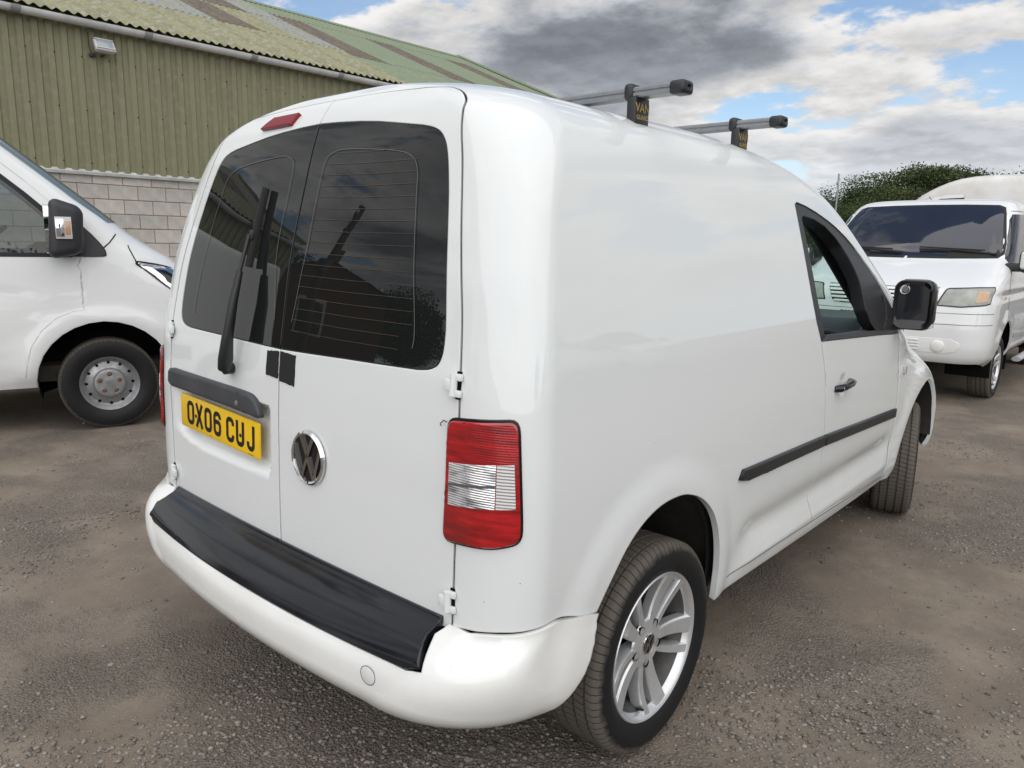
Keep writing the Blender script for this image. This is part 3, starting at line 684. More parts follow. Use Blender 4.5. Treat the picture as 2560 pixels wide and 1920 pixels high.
    loft('mirror_lower_glass', [[(cx+a*.78, 1.9545+.05*a, cz-.082+b*.13) for a, b in prof], [(cx+a*.78, 1.96+.05*a, cz-.082+b*.13) for a, b in prof]], 'grey_trim', mh)
    bl = lathe('blind_spot_mirror', [(-.002,0),(-.004,.012),(-.003,.019)], 'mirror', mh, 24, 'Y', matrix=Matrix.Translation(mx_((cx-.036,1.952,cz+.068))))
    lathe('blind_spot_rim', [(-.003,.019),(-.005,.0205),(.002,.022)], 'chrome', mh, 24, 'Y', matrix=Matrix.Translation(mx_((cx-.036,1.952,cz+.068))))
    loft('mirror_arm', [[(.85,1.97+a*.35,1.09+b*.22) for a, b in prof],[(.93,1.99+a*.3,1.10+b*.2) for a, b in prof]], 'black', mh)
    panel('mirror_sail', SC, nat([(1.80,1.08),(2.03,1.068),(2.0,1.12),(1.9,1.185),(1.80,1.235)]), [], .004, 'black', caddy, mir, step=.05, flange=.01, edge=.003)
    # wheel housings
    for wy in (0., 2.682):
        V = []; F = []; n = 20
        for i in range(n+1):
            th = math.pi*(.0+1.0*i/n); c, s_ = math.cos(th), math.sin(th)
            for x in (.855, .50): V.append((x*sg, wy-.04+.40*c+(.03 if wy < 1 else 0), .375+.385*s_))
        for i in range(n): F.append((2*i, 2*i+1, 2*i+3, 2*i+2))
        b = len(V); V.append((.50*sg, wy, .35))
        for i in range(n): F.append((2*i+1, 2*i+3, b))
        mesh('wheel_housing', V, F, 'under', caddy, 40)

wire = [surf_frame(SC, s_, v_, False, o_) @ Vector() for s_, v_, o_ in ((.680,1.052,.010),(.671,1.055,.012),(.664,1.050,.009),(.660,1.047,.010),(.658,1.043,.008),(.662,1.041,.010),(.660,1.046,.012))]
tube('loose_wire', wire, .0012, mat('rusty_wire', (.05, .025, .015), .7), caddy, 6)
# rear details on the left door (mirrored coordinates: seen from behind the left is -x)
def ml(s, v, off=0., spin=0.): return surf_frame(SC, s, v, True, off, spin)
strip = [(.690,.985),(.680,1.006),(.60,1.007),(.35,1.004),(.17,1.000),(.118,.990),(.090,.966),(.083,.935),(.16,.9365),(.35,.942),(.60,.946),(.682,.950)]
hs = panel('handle_strip', SC, [tuple(p) for p in catmull(strip, 4, True)], [], .020, 'grey_black', caddy, True, step=.016, flange=.022, edge=.012)
hs['label'] = 'long black handle strip above the number plate'
lathe('strip_lock', [(0,0),(.0006,.0075),(-.001,.0085),(-.006,.009)], 'bar', hs, 18, 'Z', matrix=ml(.2, .962, .0205))
# number plate
pm = ml(.357, .868, -.004, R(-1.7))
plate = prism('number_plate', rrect(.52,.111,.008), .005, 'yellow', caddy, pm, .0012); plate['label'] = 'yellow number plate reading OX06 CUJ'
def glyph(ch):
    w, h, t = .050, .079, .014; x0, x1, y0, y1 = -w/2+t/2, w/2-t/2, -h/2+t/2, h/2-t/2; r = .014
    loop = arc(x1-r, y1-r, r, 0, 90, 5)+arc(x0+r, y1-r, r, 90, 180, 5)+arc(x0+r, y0+r, r, 180, 270, 5)+arc(x1-r, y0+r, r, 270, 360, 5)
    if ch in 'O0': return [(loop, True)]
    if ch == 'X': return [([(x0-.002, y1+t/2), (x1+.002, y0-t/2)], False), ([(x1+.002, y1+t/2), (x0-.002, y0-t/2)], False)]
    if ch == '6':
        ym = .006; r2 = .013
        return [([(x1, y1-.016)]+arc(x1-r, y1-r, r, 0, 90, 5)+arc(x0+r, y1-r, r, 90, 180, 5)+arc(x0+r, y0+r, r, 180, 270, 5)+arc(x1-r, y0+r, r, 270, 360, 5)+arc(x1-r2, ym-r2, r2, 0, 90, 5)+[(x0+.005, ym)], False)]
    if ch == 'C': return [([(x1, y1-.018)]+arc(x1-r, y1-r, r, 0, 90, 5)+arc(x0+r, y1-r, r, 90, 180, 5)+arc(x0+r, y0+r, r, 180, 270, 5)+arc(x1-r, y0+r, r, 270, 360, 5)+[(x1, y0+.018)], False)]
    if ch == 'U': return [([(x0, y1+t/2)]+arc(x0+r, y0+r, r, 180, 270, 5)+arc(x1-r, y0+r, r, 270, 360, 5)+[(x1, y1+t/2)], False)]
    if ch == 'J': return [([(x1, y1+t/2)]+arc(x1-r, y0+r, r, 0, -90, 5)+arc(x0+r+.004, y0+r, r, 270, 180, 5)+[(x0+.004, y0+.02)], False)]
def plate_text(parent, pm):
    xs = -.52/2+.073
    for i, ch in enumerate('OX06 CUJ'):
        if ch != ' ':
            V, F = stroke_mesh(glyph(ch), .0145, .0006, .0051)
            mesh('plate_letter', V, F, 'ink', parent, None, pm @ Matrix.Translation((xs, .0, 0)))
        xs += .062 if ch != ' ' else .022
    for x in (-.148, .1475):
        lathe('plate_screw_cap', [(.0,0),(.0022,.002),(.0018,.0052),(0,.0062)], 'ink', parent, 14, 'Z', matrix=pm @ Matrix.Translation((x+.0, -.004, .0055)))
    for x0, x1 in ((.19,.225),(-.055,-.04)):
        V, F = stroke_mesh([([(x0,-.05),(x1,-.05)], False)], .0016, .0003, .0051); mesh('plate_print', V, F, 'ink', parent, None, pm)
plate_text(plate, pm)
# high brake lamp
bl = panel('high_brake_lamp', SC, [tuple(p) for p in catmull([(.215,1.806),(.405,1.803),(.425,1.812),(.405,1.866),(.39,1.872),(.215,1.876),(.203,1.868),(.20,1.815)], 3, True)], [], .012, 'red_dark', caddy, True, step=.02, flange=.016, edge=.004)
# rear wiper
wp = empty('rear_wiper', (0,0,0)); wp.parent = caddy
def wpt(s, v, o): return ml(s, v, o) @ Vector((0,0,0))
lathe('wiper_pivot', [(-.02,0.0),(-.02,.017),(.006,.019),(.012,.012),(.013,0)], 'black', wp, 20, 'Z', matrix=ml(.262,1.058,.02))
arm = [wpt(.262,1.058,.034), wpt(.238,1.062,.038), wpt(.225,1.09,.042), wpt(.216,1.16,.045), wpt(.208,1.26,.045), wpt(.205,1.345,.038)]
tube('wiper_arm', arm, .018, 'black', wp, 10, radii=[.012,.02,.0235,.021,.0185,.0125], flat=.75)
tube('wiper_arm_tip', [wpt(.205,1.33,.040), wpt(.204,1.45,.030)], .006, 'black', wp, 8)
tube('wiper_blade', [wpt(.198,1.36,.016), wpt(.199,1.48,.014), wpt(.2025,1.59,.013)], .007, 'seal', wp, 6, flat=1.7)
box('wiper_clip', (.016,.03,.014), (0,0,0), 'black', wp, .003, matrix=ml(.2015,1.45,.022))
# round emblem on the right door
def emblem(parent, M_, r):
    lathe('emblem_disc', [(.0,0),(.0025,r*.55),(.002,r*.86)], 'gloss_black', parent, 40, 'Z', matrix=M_)
    lathe('emblem_ring', [(0,r*.84),(r*.10,r*.87),(r*.13,r*.93),(r*.08,r),(0,r*1.02)], 'chrome', parent, 48, 'Z', matrix=M_)
    V, F = stroke_mesh([([(-.38*r,.80*r),(-.0*r,.10*r),(.38*r,.80*r)], False), ([(-.80*r,.40*r),(-.37*r,-.78*r),(0,.02*r),(.37*r,-.78*r),(.80*r,.40*r)], False)], .17*r, r*.09, .0)
    mesh('emblem_letters', V, F, 'chrome_dark', parent, None, M_)
MAT['chrome_dark'] = mat('dark_chrome', (.42, .41, .40), .12, metal=1)
em = empty('round_emblem'); em.parent = caddy
emblem(em, surf_frame(SC, .153, .866, False, .004), .074)

# rear bumper
MAT['bumper_paint'] = paint('bumper_white_paint', (.77, .775, .755))
BROWS = [(.27,.70,-.60,0),(.29,.775,-.70,0),(.315,.822,-.750,0),(.35,.860,-.784,0),(.39,.882,-.803,0),(.44,.890,-.805,0),(.475,.891,-.795,0),(.50,.8905,-.777,0),(.525,.890,-.747,0),(.55,.889,-.708,0),(.575,.8895,-.668,0),(.60,.891,-.665,0)]
BR = [r[:3]+(1.2,) for r in BROWS]
def bump_disp(p, s, v):
    return .011*(1-sst(.035, .13, np.hypot(p[:, 1]+.05, p[:, 2]-.405)-.355))
SB = Surf(BR, disp=bump_disp, ar=lambda z: .36-.175*sst(.30, .575, z), br=lambda z: .33-.205*sst(.30, .57, z), kr=lambda z: .115-.08*sst(.45, .575, z), nr=2.1, Ya=.1, Yb=.5, af=.05, bf=.02, kf=0)
bs0, bs1 = SB.S1, SB.S2
endv = lambda y, z: SB.nat([(y, z)], 'side')[0]
lowc = [endv(-.40,.40), endv(-.43,.35), endv(-.455,.325)]
arch_b = [endv(*p) for p in ((-.352,.563),(-.358,.53),(-.366,.493),(-.38,.455),(-.398,.425),(-.43,.396),(-.46,.375))]
bt = SB.nat([(.0,.277),(.2,.277),(.4,.280),(.5,.285),(.58,.292),(.64,.302)], 'rear')+SB.nat([(-.62,.325),(-.57,.340),(-.52,.352),(-.48,.362)], 'side')
zb = lambda x, z: SB.nat([(x, z)], 'rear')[0]
# white face: up to the pad edge in the middle, up to the body seam at the corners
vpad = float(np.interp(.487, SB.R[:, 0], SB.v)); vtop = float(np.interp(.5755, SB.R[:, 0], SB.v)); vdoor = float(np.interp(.556, SB.R[:, 0], SB.v))
sp = SB.nat([(.672,.488)], 'rear')[0][0]
sq = SB.nat([(.69,.572)], 'rear')[0][0]
seam_b = [(sq+.003,vtop)]+SB.nat([(.75,.574),(.80,.581)], 'rear')+SB.nat([(-.612,.5855),(-.56,.593),(-.50,.595),(-.46,.588)], 'side')
bump_poly = bt+arch_b[::-1]+[endv(-.38,.572),endv(-.42,.580)]+seam_b[::-1]+[(sq-.012,vdoor),(sp+.016,vpad+.008),(sp-.015,vpad-.003),(sp-.06,vpad-.001),(0,vpad)]
bump_poly = densify(bump_poly, .02)
vin = float(np.interp(.586, SB.R[:, 0], SB.v)); vr = vpad+.46*(vin-vpad)
pad_poly = [(0,vpad+.001),(sp-.05,vpad),(sp-.016,vpad+.001),(sp+.010,vpad+.012),(sq-.016,vdoor-.006),(sq-.022,vin),(0,vin)]
def pad_disp(p, s, v):
    """two faces that meet in a soft ridge"""
    return bump_disp(p, s, v)+np.where(v < vr, .003+.011*np.clip((v-vpad)/(vr-vpad), 0, 1), .014-.015*np.clip((v-vr)/(vin-vr), 0, 1))
SP = Surf(BR, ar=SB.ar, br=SB.br, kr=SB.kr, nr=2.1, Ya=.1, Yb=.5, af=.05, bf=.02, kf=0, disp=pad_disp)
for mir in (False, True):
    b_ = panel('rear_bumper', SB, bump_poly, [], 0, 'bumper_paint', caddy, mir, step=.025, flange=.012, edge=.002)
    panel('bumper_lining', SB, densify([(0,SB.v[0]+.002),(.8,SB.v[0]+.006),(.92,SB.v[0]+.06),(.92,vtop),(0,vtop)], .04), [], -.02, 'void', caddy, mir, step=.06, flange=0, edge=0)
    panel('bumper_step_pad', SP, densify(pad_poly, .02), [], .003, 'pad', caddy, mir, step=.008, flange=.016, edge=.004)
# tow-eye cover
tm = surf_frame(SB, *SB.nat([(.545,.437)], 'rear')[0], False, .0)
tw = empty('towing_eye_cover'); tw.parent = caddy
lathe('cover_groove', [(.0004,.0225),(.0004,.0242)], 'seal', tw, 40, 'Z', matrix=tm)
lathe('cover_disc', [(.0016,0),(.0014,.020),(.0004,.0225)], 'white', tw, 40, 'Z', matrix=tm)

# windscreen, cabin, floor
for mir in (False, True):
    panel('windscreen', SC, [(S5-1e-3,1.088)]+[(a+.004,b) for a, b in ws]+[(S5-1e-3,1.702)], [], -.003, 'glass_clear', caddy, mir, step=.06, flange=0, edge=0)
box('floor', (1.5,3.6,.10), (0,1.3,.33), 'under', caddy, .01)  # dark box added inside the body to block light
box('bulkhead', (1.54,.03,1.10), (0,.80,.97), 'dark_trim', caddy, .005)  # wall added behind the seats so the load space stays dark
def dash():
    # cross-section in (y, z), swept across the cabin
    sec_ = [(1.62,.62),(1.62,.86),(1.63,.98),(1.66,1.04),(1.72,1.075),(1.85,1.095),(2.05,1.10),(2.3,1.085),(2.45,1.07),(2.45,.6)]
    sec_ = catmull(sec_, 3); V = []; F = []; xs = np.linspace(-.80, .80, 33); k = len(sec_)
    for x in xs:
        hood = .05*math.exp(-((x-.38)/.18)**2)
        for (y, z) in sec_: V.append((x, y, z+(hood*sst(1.62, 1.75, y)*(1-sst(1.85, 2.1, y)) if z > 1.0 else 0)))
    for i in range(len(xs)-1):
        for j in range(k-1): F.append((i*k+j, (i+1)*k+j, (i+1)*k+j+1, i*k+j+1))
    return mesh('dashboard', V, F, 'grey_trim', caddy, 40)
db = dash()
for x in (.70, -.70):
    vm = Matrix.Translation((x, 1.63, 1.02)) @ Matrix.Rotation(R(78), 4, 'X')
    lathe('air_vent', [(.012,.040),(.016,.048),(.01,.058),(-.01,.06)], 'dark_trim', db, 28, 'Z', matrix=vm)
    lathe('vent_bowl', [(.008,.041),(-.02,.03),(-.03,0)], 'void', db, 28, 'Z', matrix=vm)
    for k in range(4): box('vent_slat', (.07,.002,.012), (0,-.024+.016*k,.002), 'dark_trim', db, .0008, matrix=vm)
stw = lathe('steering_wheel', [(.0,.175),(.012,.185),(.0,.197),(-.012,.185)], 'dark_trim', caddy, 40, 'Z', matrix=Matrix.Translation((.37,1.50,1.0)) @ Matrix.Rotation(R(62), 4, 'X'), closed=True)
box('steering_hub', (.13,.12,.05), (0,0,-.01), 'dark_trim', stw, .02, matrix=Matrix.Translation((.37,1.50,1.0)) @ Matrix.Rotation(R(62), 4, 'X'))
box('steering_spoke', (.36,.03,.016), (0,0,-.004), 'dark_trim', stw, .005, matrix=Matrix.Translation((.37,1.50,1.0)) @ Matrix.Rotation(R(62), 4, 'X'))
for x in (.38, -.38):
    st_ = box('seat', (.50,.12,.62), (x,1.02,.92), 'dark_trim', caddy, .05, 4, rot=(R(-14),0,0))
    box('head_rest', (.26,.09,.18), (x,.955,1.36), 'dark_trim', st_, .04, 4, rot=(R(-10),0,0))
    box('seat_cushion', (.50,.5,.14), (x,1.27,.66), 'dark_trim', st_, .05, 4)
box('sun_visor', (.38,.16,.022), (.40,1.36,1.60), 'dark_trim', caddy, .01, rot=(R(14),0,0))
vis = lathe('visor_end', [(-.012,0),(-.012,.05),(-.006,.058),(.006,.058),(.012,.05),(.012,0)], 'dark_trim', caddy, 24, 'X', matrix=Matrix.Translation((.655,1.20,1.53)))
for sg in (1, -1):
    tube('inner_pillar_trim', [(.70*sg,2.2,1.09),(.66*sg,1.95,1.28),(.62*sg,1.72,1.46),(.60*sg,1.45,1.62)], .035, 'dark_trim', caddy, 8)
    box('door_card', (.05,.98,.55), (.815*sg,1.60,.80), 'grey_trim', caddy, .015)
    tube('door_card_top', [(.835*sg,1.12,1.085),(.835*sg,1.45,1.072),(.83*sg,1.70,1.062),(.80*sg,1.85,1.075),(.76*sg,1.98,1.12)], .026, 'grey_trim', caddy, 10, radii=[.022,.024,.028,.034,.02])

# wheels
def tyre_mesh(rad, width, rim):
    hw = width/2; sh = rad-.012
    prof = [(-hw*.72,rim),(-hw*.86,rim+.012),(-hw,rim+(rad-rim)*.45),(-hw*.97,rad-.03),(-hw*.88,sh),(-hw*.80,rad-.004)]
    xs = [-.56,-.20,.20,.56]; g = .0045
    tread = [(-hw*.76,rad-.001)]
    for c in xs:
        tread += [(c*hw-g,rad+.001*(1-abs(c))),(c*hw-g*.8,rad-.007),(c*hw+g*.8,rad-.007),(c*hw+g,rad+.001*(1-abs(c)))]
    tread += [(hw*.76,rad-.001)]
    return prof+tread+[(-a,b) for a,b in prof[::-1]]
def tyre_material(name, tread_col, n_sipes, bulge):
    m = mat(name, (.010,.010,.011), .62, spec=.2, var=.3, vscale=60, bump=.2, bscale=300, bdist=.0006); nt = m.node_tree; N = nt.nodes; L = nt.links; b = N['Principled BSDF']
    tc = N.new('ShaderNodeTexCoord'); sp_ = N.new('ShaderNodeSeparateXYZ'); L.new(tc.outputs['Object'], sp_.inputs[0])
    def M(op, a, b_=None, clamp=False):
        n = N.new('ShaderNodeMath'); n.operation = op; n.use_clamp = clamp
        for i, x in enumerate((a, b_)):
            if x is None: continue
            if isinstance(x, (int, float)): n.inputs[i].default_value = x
            else: L.new(x, n.inputs[i])
        return n.outputs[0]
    ang = M('ARCTAN2', sp_.outputs[1], sp_.outputs[2]); ra = M('SQRT', M('ADD', M('POWER', sp_.outputs[1], 2), M('POWER', sp_.outputs[2], 2)))
    nz = N.new('ShaderNodeTexNoise'); nz.inputs['Scale'].default_value = 45; nz.inputs['Detail'].default_value = 6; L.new(tc.outputs['Object'], nz.inputs['Vector'])
    tr = N.new('ShaderNodeMapRange'); L.new(M('ADD', ra, M('MULTIPLY', M('SUBTRACT', nz.outputs['Fac'], .5), .022)), tr.inputs[0]); tr.inputs[1].default_value = bulge-.030; tr.inputs[2].default_value = bulge-.014
    sip = M('PINGPONG', M('ADD', M('MULTIPLY', ang, n_sipes/6.2832), M('MULTIPLY', M('ABSOLUTE', sp_.outputs[0]), 9)), .5)
    sl = N.new('ShaderNodeMapRange'); L.new(sip, sl.inputs[0]); sl.inputs[1].default_value = .025; sl.inputs[2].default_value = .06
    # dust sits on the tread blocks, not in the sipes
    f = M('MULTIPLY', tr.outputs[0], M('ADD', M('MULTIPLY', sl.outputs[0], .75), .25))
    mx = N.new('ShaderNodeMix'); mx.data_type = 'RGBA'; L.new(f, mx.inputs[0]); mx.inputs[6].default_value = (.014,.014,.015,1); mx.inputs[7].default_value = (*tread_col,1); L.new(mx.outputs[2], b.inputs['Base Color'])
    ro = N.new('ShaderNodeMapRange'); L.new(tr.outputs[0], ro.inputs[0]); ro.inputs[3].default_value = .5; ro.inputs[4].default_value = .92; L.new(ro.outputs[0], b.inputs['Roughness'])
    bb = N.new('ShaderNodeBump'); bb.inputs['Strength'].default_value = 1; bb.inputs['Distance'].default_value = .004; L.new(M('MULTIPLY', sl.outputs[0], tr.outputs[0]), bb.inputs['Height']); L.new(bb.outputs[0], b.inputs['Normal'])
    return m
MAT['tyre'] = tyre_material('dusty_tyre', (.115,.102,.087), 84, .309)
MAT['tyre_van'] = tyre_material('dusty_van_tyre', (.075,.066,.055), 70, .345)
MAT['barrel'] = mat('shaded_wheel_barrel', (.10, .098, .094), .6, metal=.3, var=.4, vscale=20)  # darker than the alloy: shade between the spokes put into the colour
def alloy_wheel(parent):
    """alloy road wheel, axis +x outwards"""
    w = empty('wheel'); w.parent = parent
    rad, wid, rim = .309, .205, .208
    lathe('tyre', tyre_mesh(rad, wid, rim), 'tyre', w, 96, 'X', 40)
    lathe('rim', [(.086,.2195),(.090,.2165),(.086,.208),(.076,.201),(.066,.197)], 'alloy', w, 72, 'X', 40)
    lathe('rim_barrel', [(.066,.197),(.03,.184),(-.07,.178),(-.085,.208),(-.09,.219)], 'barrel', w, 48, 'X', 40)
    lathe('brake_disc', [(-.01,.06),(-.01,.145),(-.03,.145)], 'under', w, 40, 'X', 30)
    lathe('spoke_shade_disc', [(-.05,.0),(-.05,.182)], 'void', w, 32, 'X', 30)  # black disc stands in for the shade behind the spokes
    def spoke(a0, w0, w1, depth, skew, name='spoke'):
        V = []; F = []; n = 9
        for i in range(n):
            t = i/(n-1); r = .045+t*(.207-.045); hw = .5*(w0+(w1-w0)*t**1.2)
            x = .058+.026*t**1.6-.006*math.sin(math.pi*t); th = skew*t
            ux, uy = math.sin(a0+th), math.cos(a0+th); tx, ty = math.cos(a0+th), -math.sin(a0+th)
            for (q, dx) in ((-1,-depth),(-1,-.006),(-.82,0),(.82,0),(1,-.006),(1,-depth)):
                V.append((x+dx, r*ux+q*hw*tx, r*uy+q*hw*ty))
        for i in range(n-1):
            for j in range(5): F.append((i*6+j, i*6+j+1, (i+1)*6+j+1, (i+1)*6+j))
        F.append(tuple(range(6))); F.append(tuple((n-1)*6+j for j in range(6)))
        bm = bmesh.new(); vv = [bm.verts.new(p) for p in V]
        for f in F: bm.faces.new([vv[i] for i in f])
        return bmobj(name, bm, 'alloy', w, 28)
    for k in range(5):
        a = 2*math.pi*k/5+R(4)
        spoke(a, .034, .060, .03, R(3)); spoke(a+R(36), .022, .030, .040, R(-12))
        bx, by = .062*math.sin(a+R(20)), .062*math.cos(a+R(20))
        lathe('bolt', [(.054,.0),(.056,.006),(.056,.009),(.05,.0115)], 'steel', w, 12, 'X', 30, Matrix.Translation((0,bx,by)))
        lathe('bolt_recess', [(.0605,.0125),(.045,.0115),(.045,0)], 'void', w, 14, 'X', 30, Matrix.Translation((0,bx,by)))
    lathe('hub', [(.05,.075),(.056,.072),(.060,.055),(.060,.038),(.062,.033)], 'alloy', w, 40, 'X', 40)
    c = empty('hub_cap'); c.parent = w
    emblem(c, Matrix(((0,0,1,.061),(1,0,0,0),(0,1,0,0),(0,0,0,1))), .0325)
    V = tube('valve', [(.06,.0,-.192),(.082,.0,-.186)], .004, 'seal', w, 8)
    return w
w0 = alloy_wheel(caddy); w0.location = (.768, .012, .304); w0.rotation_euler = (R(-14), 0, 0)
w1 = copy_tree(w0, caddy); w1.location = (.768, 2.682, .304); w1.rotation_euler = (R(20), 0, R(14.5))
w2 = copy_tree(w0, caddy); w2.location = (-.768, 0, .304); w2.rotation_euler = (0, 0, R(180))
w3 = copy_tree(w0, caddy); w3.location = (-.768, 2.682, .304); w3.rotation_euler = (0, 0, R(194.5))
tube('exhaust', [(-.35,-.55,.27),(-.35,-.30,.28),(-.3,.1,.30)], .025, 'under', caddy, 10)
tube('rear_axle', [(-.70,0,.30),(.70,0,.30)], .035, 'under', caddy, 10)

# roof bars: lie on the van but can be lifted off
def roof_bar(y, z, label):
    rb = empty('roof_bar', (0, y, z), 0, label, 'roof bar', 'roof bars')
    prof = [(-.026,-.016),(.026,-.016),(.030,-.011),(.030,-.003),(.026,-.002),(.026,.002),(.030,.003),(.030,.011),(.024,.017),(.008,.017),(.006,.012),(-.006,.012),(-.008,.017),(-.024,.017),(-.030,.011),(-.030,.003),(-.026,.002),(-.026,-.002),(-.030,-.003),(-.030,-.011)]
    prof = [(a*.82, c*.82) for a, c in prof]
    V = []; F = []; k = len(prof)
    for x in (-.785, .785): V += [(x, a, b) for a, b in prof]
    for j in range(k): F.append((j, (j+1) % k, k+(j+1) % k, k+j))
    bm = bmesh.new(); vv = [bm.verts.new(p) for p in V]
    for f in F: bm.faces.new([vv[i] for i in f])
    bmobj('crossbar', bm, 'bar', rb, 20)
    for s_ in (1, -1):
        box('end_cap', (.046,.056,.035), (.80*s_,0,0), 'black', rb, .010, 3)
        box('cap_slot', (.004,.013,.007), (.8235*s_,0,.003), 'void', rb, .0008)
        cl = box('clamp', (.030,.064,.045), (.655*s_,0,.002), 'black', rb, .012, 3)
        zr = .0
        ft = box('foot', (.03,.068,.11), (.668*s_,.004,-.066), 'black', rb, .004)
        if s_ > 0:
            for body, size, zz in (('VAN', .034, -.040), ('GUARD', .017, -.064)):
                me = text_mesh(body, size, .0003); me.transform(Matrix.Translation((.6835,.004,zz)) @ Matrix.Rotation(R(90), 4, 'Z') @ Matrix.Rotation(R(90), 4, 'X')); link('foot_lettering', me, 'gold', rb)
    return rb
roof_bar(.075, 1.838, 'dark grey roof bar nearest the rear doors of the foreground van')
roof_bar(.70, 1.830, 'dark grey roof bar farther forward on the foreground van, above the cab')

# ================================================================== ground
from mathutils import noise as mnoise
def gheight(x, y):
    d = math.hypot(x-.8, y-.3)
    h = .016*mnoise.fractal(Vector((x*.9, y*.9, 3.1)), 1.0, 2.1, 3)+.006*mnoise.fractal(Vector((x*5, y*5, 8.3)), .9, 2.1, 4)
    # old wheel ruts
    for (x0, y0, ax, w) in ((1.55, 1.1, R(28), .12), (2.2, .6, R(38), .14), (-.9, -.9, R(105), .13), (1.75, 2.6, R(12), .13), (-2.2, -.2, R(50), .14)):
        t = (x-x0)*math.cos(ax)-(y-y0)*math.sin(ax); l = (x-x0)*math.sin(ax)+(y-y0)*math.cos(ax)
        h += (-.020*math.exp(-(t/w)**2)*(1+.22*math.sin(l*95+30*abs(t)))+.010*math.exp(-((abs(t)-1.6*w)/(.5*w))**2))*math.exp(-(l/1.5)**2)
    f = 1.0
    for cx, cy in ((.78, 0), (.80, 2.68), (-.78, 0), (-.78, 2.68)): f *= 1-math.exp(-((x-cx)**2+(y-cy)**2)/.05)
    return h*f*(1 if d < 12 else max(.0, 1-(d-12)/6))-.004
def axis_pts(lo, hi, d, far, g=1.16):
    a = list(np.arange(lo, hi+1e-6, d)); s = d
    while a[-1] < far: s *= g; a.append(a[-1]+s)
    s = d
    while a[0] > -far: s *= g; a.insert(0, a[0]-s)
    return a
gxs = axis_pts(-3.2, 3.8, .032, 420); gys = axis_pts(-1.6, 4.2, .034, 420)
GV = [(x, y, gheight(x, y) if abs(x) < 22 and abs(y) < 22 else -.004) for y in gys for x in gxs]; nx = len(gxs)
GF = [(j*nx+i, j*nx+i+1, (j+1)*nx+i+1, (j+1)*nx+i) for j in range(len(gys)-1) for i in range(nx-1)]
def ground_material():
    m = bpy.data.materials.new('yard_dirt'); m.use_nodes = True; nt = m.node_tree; N = nt.nodes; L = nt.links; b = N['Principled BSDF']; b.inputs['Roughness'].default_value = .93; b.inputs['Specular IOR Level'].default_value = .25
    tc = N.new('ShaderNodeTexCoord'); V = tc.outputs['Object']
    def noise(s, d, r=.6, dist=0):
        t = N.new('ShaderNodeTexNoise'); t.inputs['Scale'].default_value = s; t.inputs['Detail'].default_value = d; t.inputs['Roughness'].default_value = r; t.inputs['Distortion'].default_value = dist; L.new(V, t.inputs['Vector']); return t.outputs['Fac']
    def rng(x, a, c, lo=0, hi=1):
        n = N.new('ShaderNodeMapRange'); L.new(x, n.inputs[0]); n.inputs[1].default_value = a; n.inputs[2].default_value = c; n.inputs[3].default_value = lo; n.inputs[4].default_value = hi; return n.outputs[0]
    def mix(f, a, c):
        n = N.new('ShaderNodeMix'); n.data_type = 'RGBA'; L.new(f, n.inputs[0])
        for i, x in ((6, a), (7, c)):
            if isinstance(x, tuple): n.inputs[i].default_value = (*x, 1)
            else: L.new(x, n.inputs[i])
        return n.outputs[2]
    def mul(a, c):
        n = N.new('ShaderNodeMath'); n.operation = 'MULTIPLY'; L.new(a, n.inputs[0])
        if isinstance(c, (int, float)): n.inputs[1].default_value = c
        else: L.new(c, n.inputs[1])
        return n.outputs[0]
    def add(a, c):
        n = N.new('ShaderNodeMath'); n.operation = 'ADD'; L.new(a, n.inputs[0]); L.new(c, n.inputs[1]); return n.outputs[0]
    def vor(s, feat='F1'):
        v = N.new('ShaderNodeTexVoronoi'); v.feature = feat; v.inputs['Scale'].default_value = s; L.new(V, v.inputs['Vector']); return v
    c = mix(rng(noise(.55, 5), .38, .64), (.215, .174, .135), (.158, .131, .105))
    c = mix(rng(noise(2.6, 7, .7), .45, .70), c, (.265, .223, .178))
    patch = rng(noise(.9, 5, .6), .46, .54)        # gravelly patches
    v1 = vor(110); v2 = vor(260)
    grey = mix(rng(v1.outputs['Color'], .2, .9), (.125, .112, .098), (.30, .268, .235))
    c = mix(mul(patch, rng(v1.outputs['Distance'], .66, .40, 0, .75)), c, grey)
    c = mix(mul(rng(v2.outputs['Color'], .86, .93), .6), c, (.36, .335, .30))
    c = mix(mul(rng(noise(420, 2), .3, .7), .22), c, (.115, .098, .082))
    L.new(c, b.inputs['Base Color'])
    h = add(mul(rng(v1.outputs['Distance'], .7, .0), mul(patch, .9)), add(mul(noise(60, 8, .7), rng(patch, 0, 1, .4, 1.0)), mul(rng(v2.outputs['Distance'], .5, 0), rng(patch, 0, 1, .12, .4))))
    bb = N.new('ShaderNodeBump'); bb.inputs['Strength'].default_value = .85; bb.inputs['Distance'].default_value = .010; L.new(h, bb.inputs['Height']); L.new(bb.outputs[0], b.inputs['Normal'])
    return m
MAT['ground'] = ground_material()
gr = mesh('ground', GV, GF, 'ground', None, 180); gr['kind'] = 'structure'
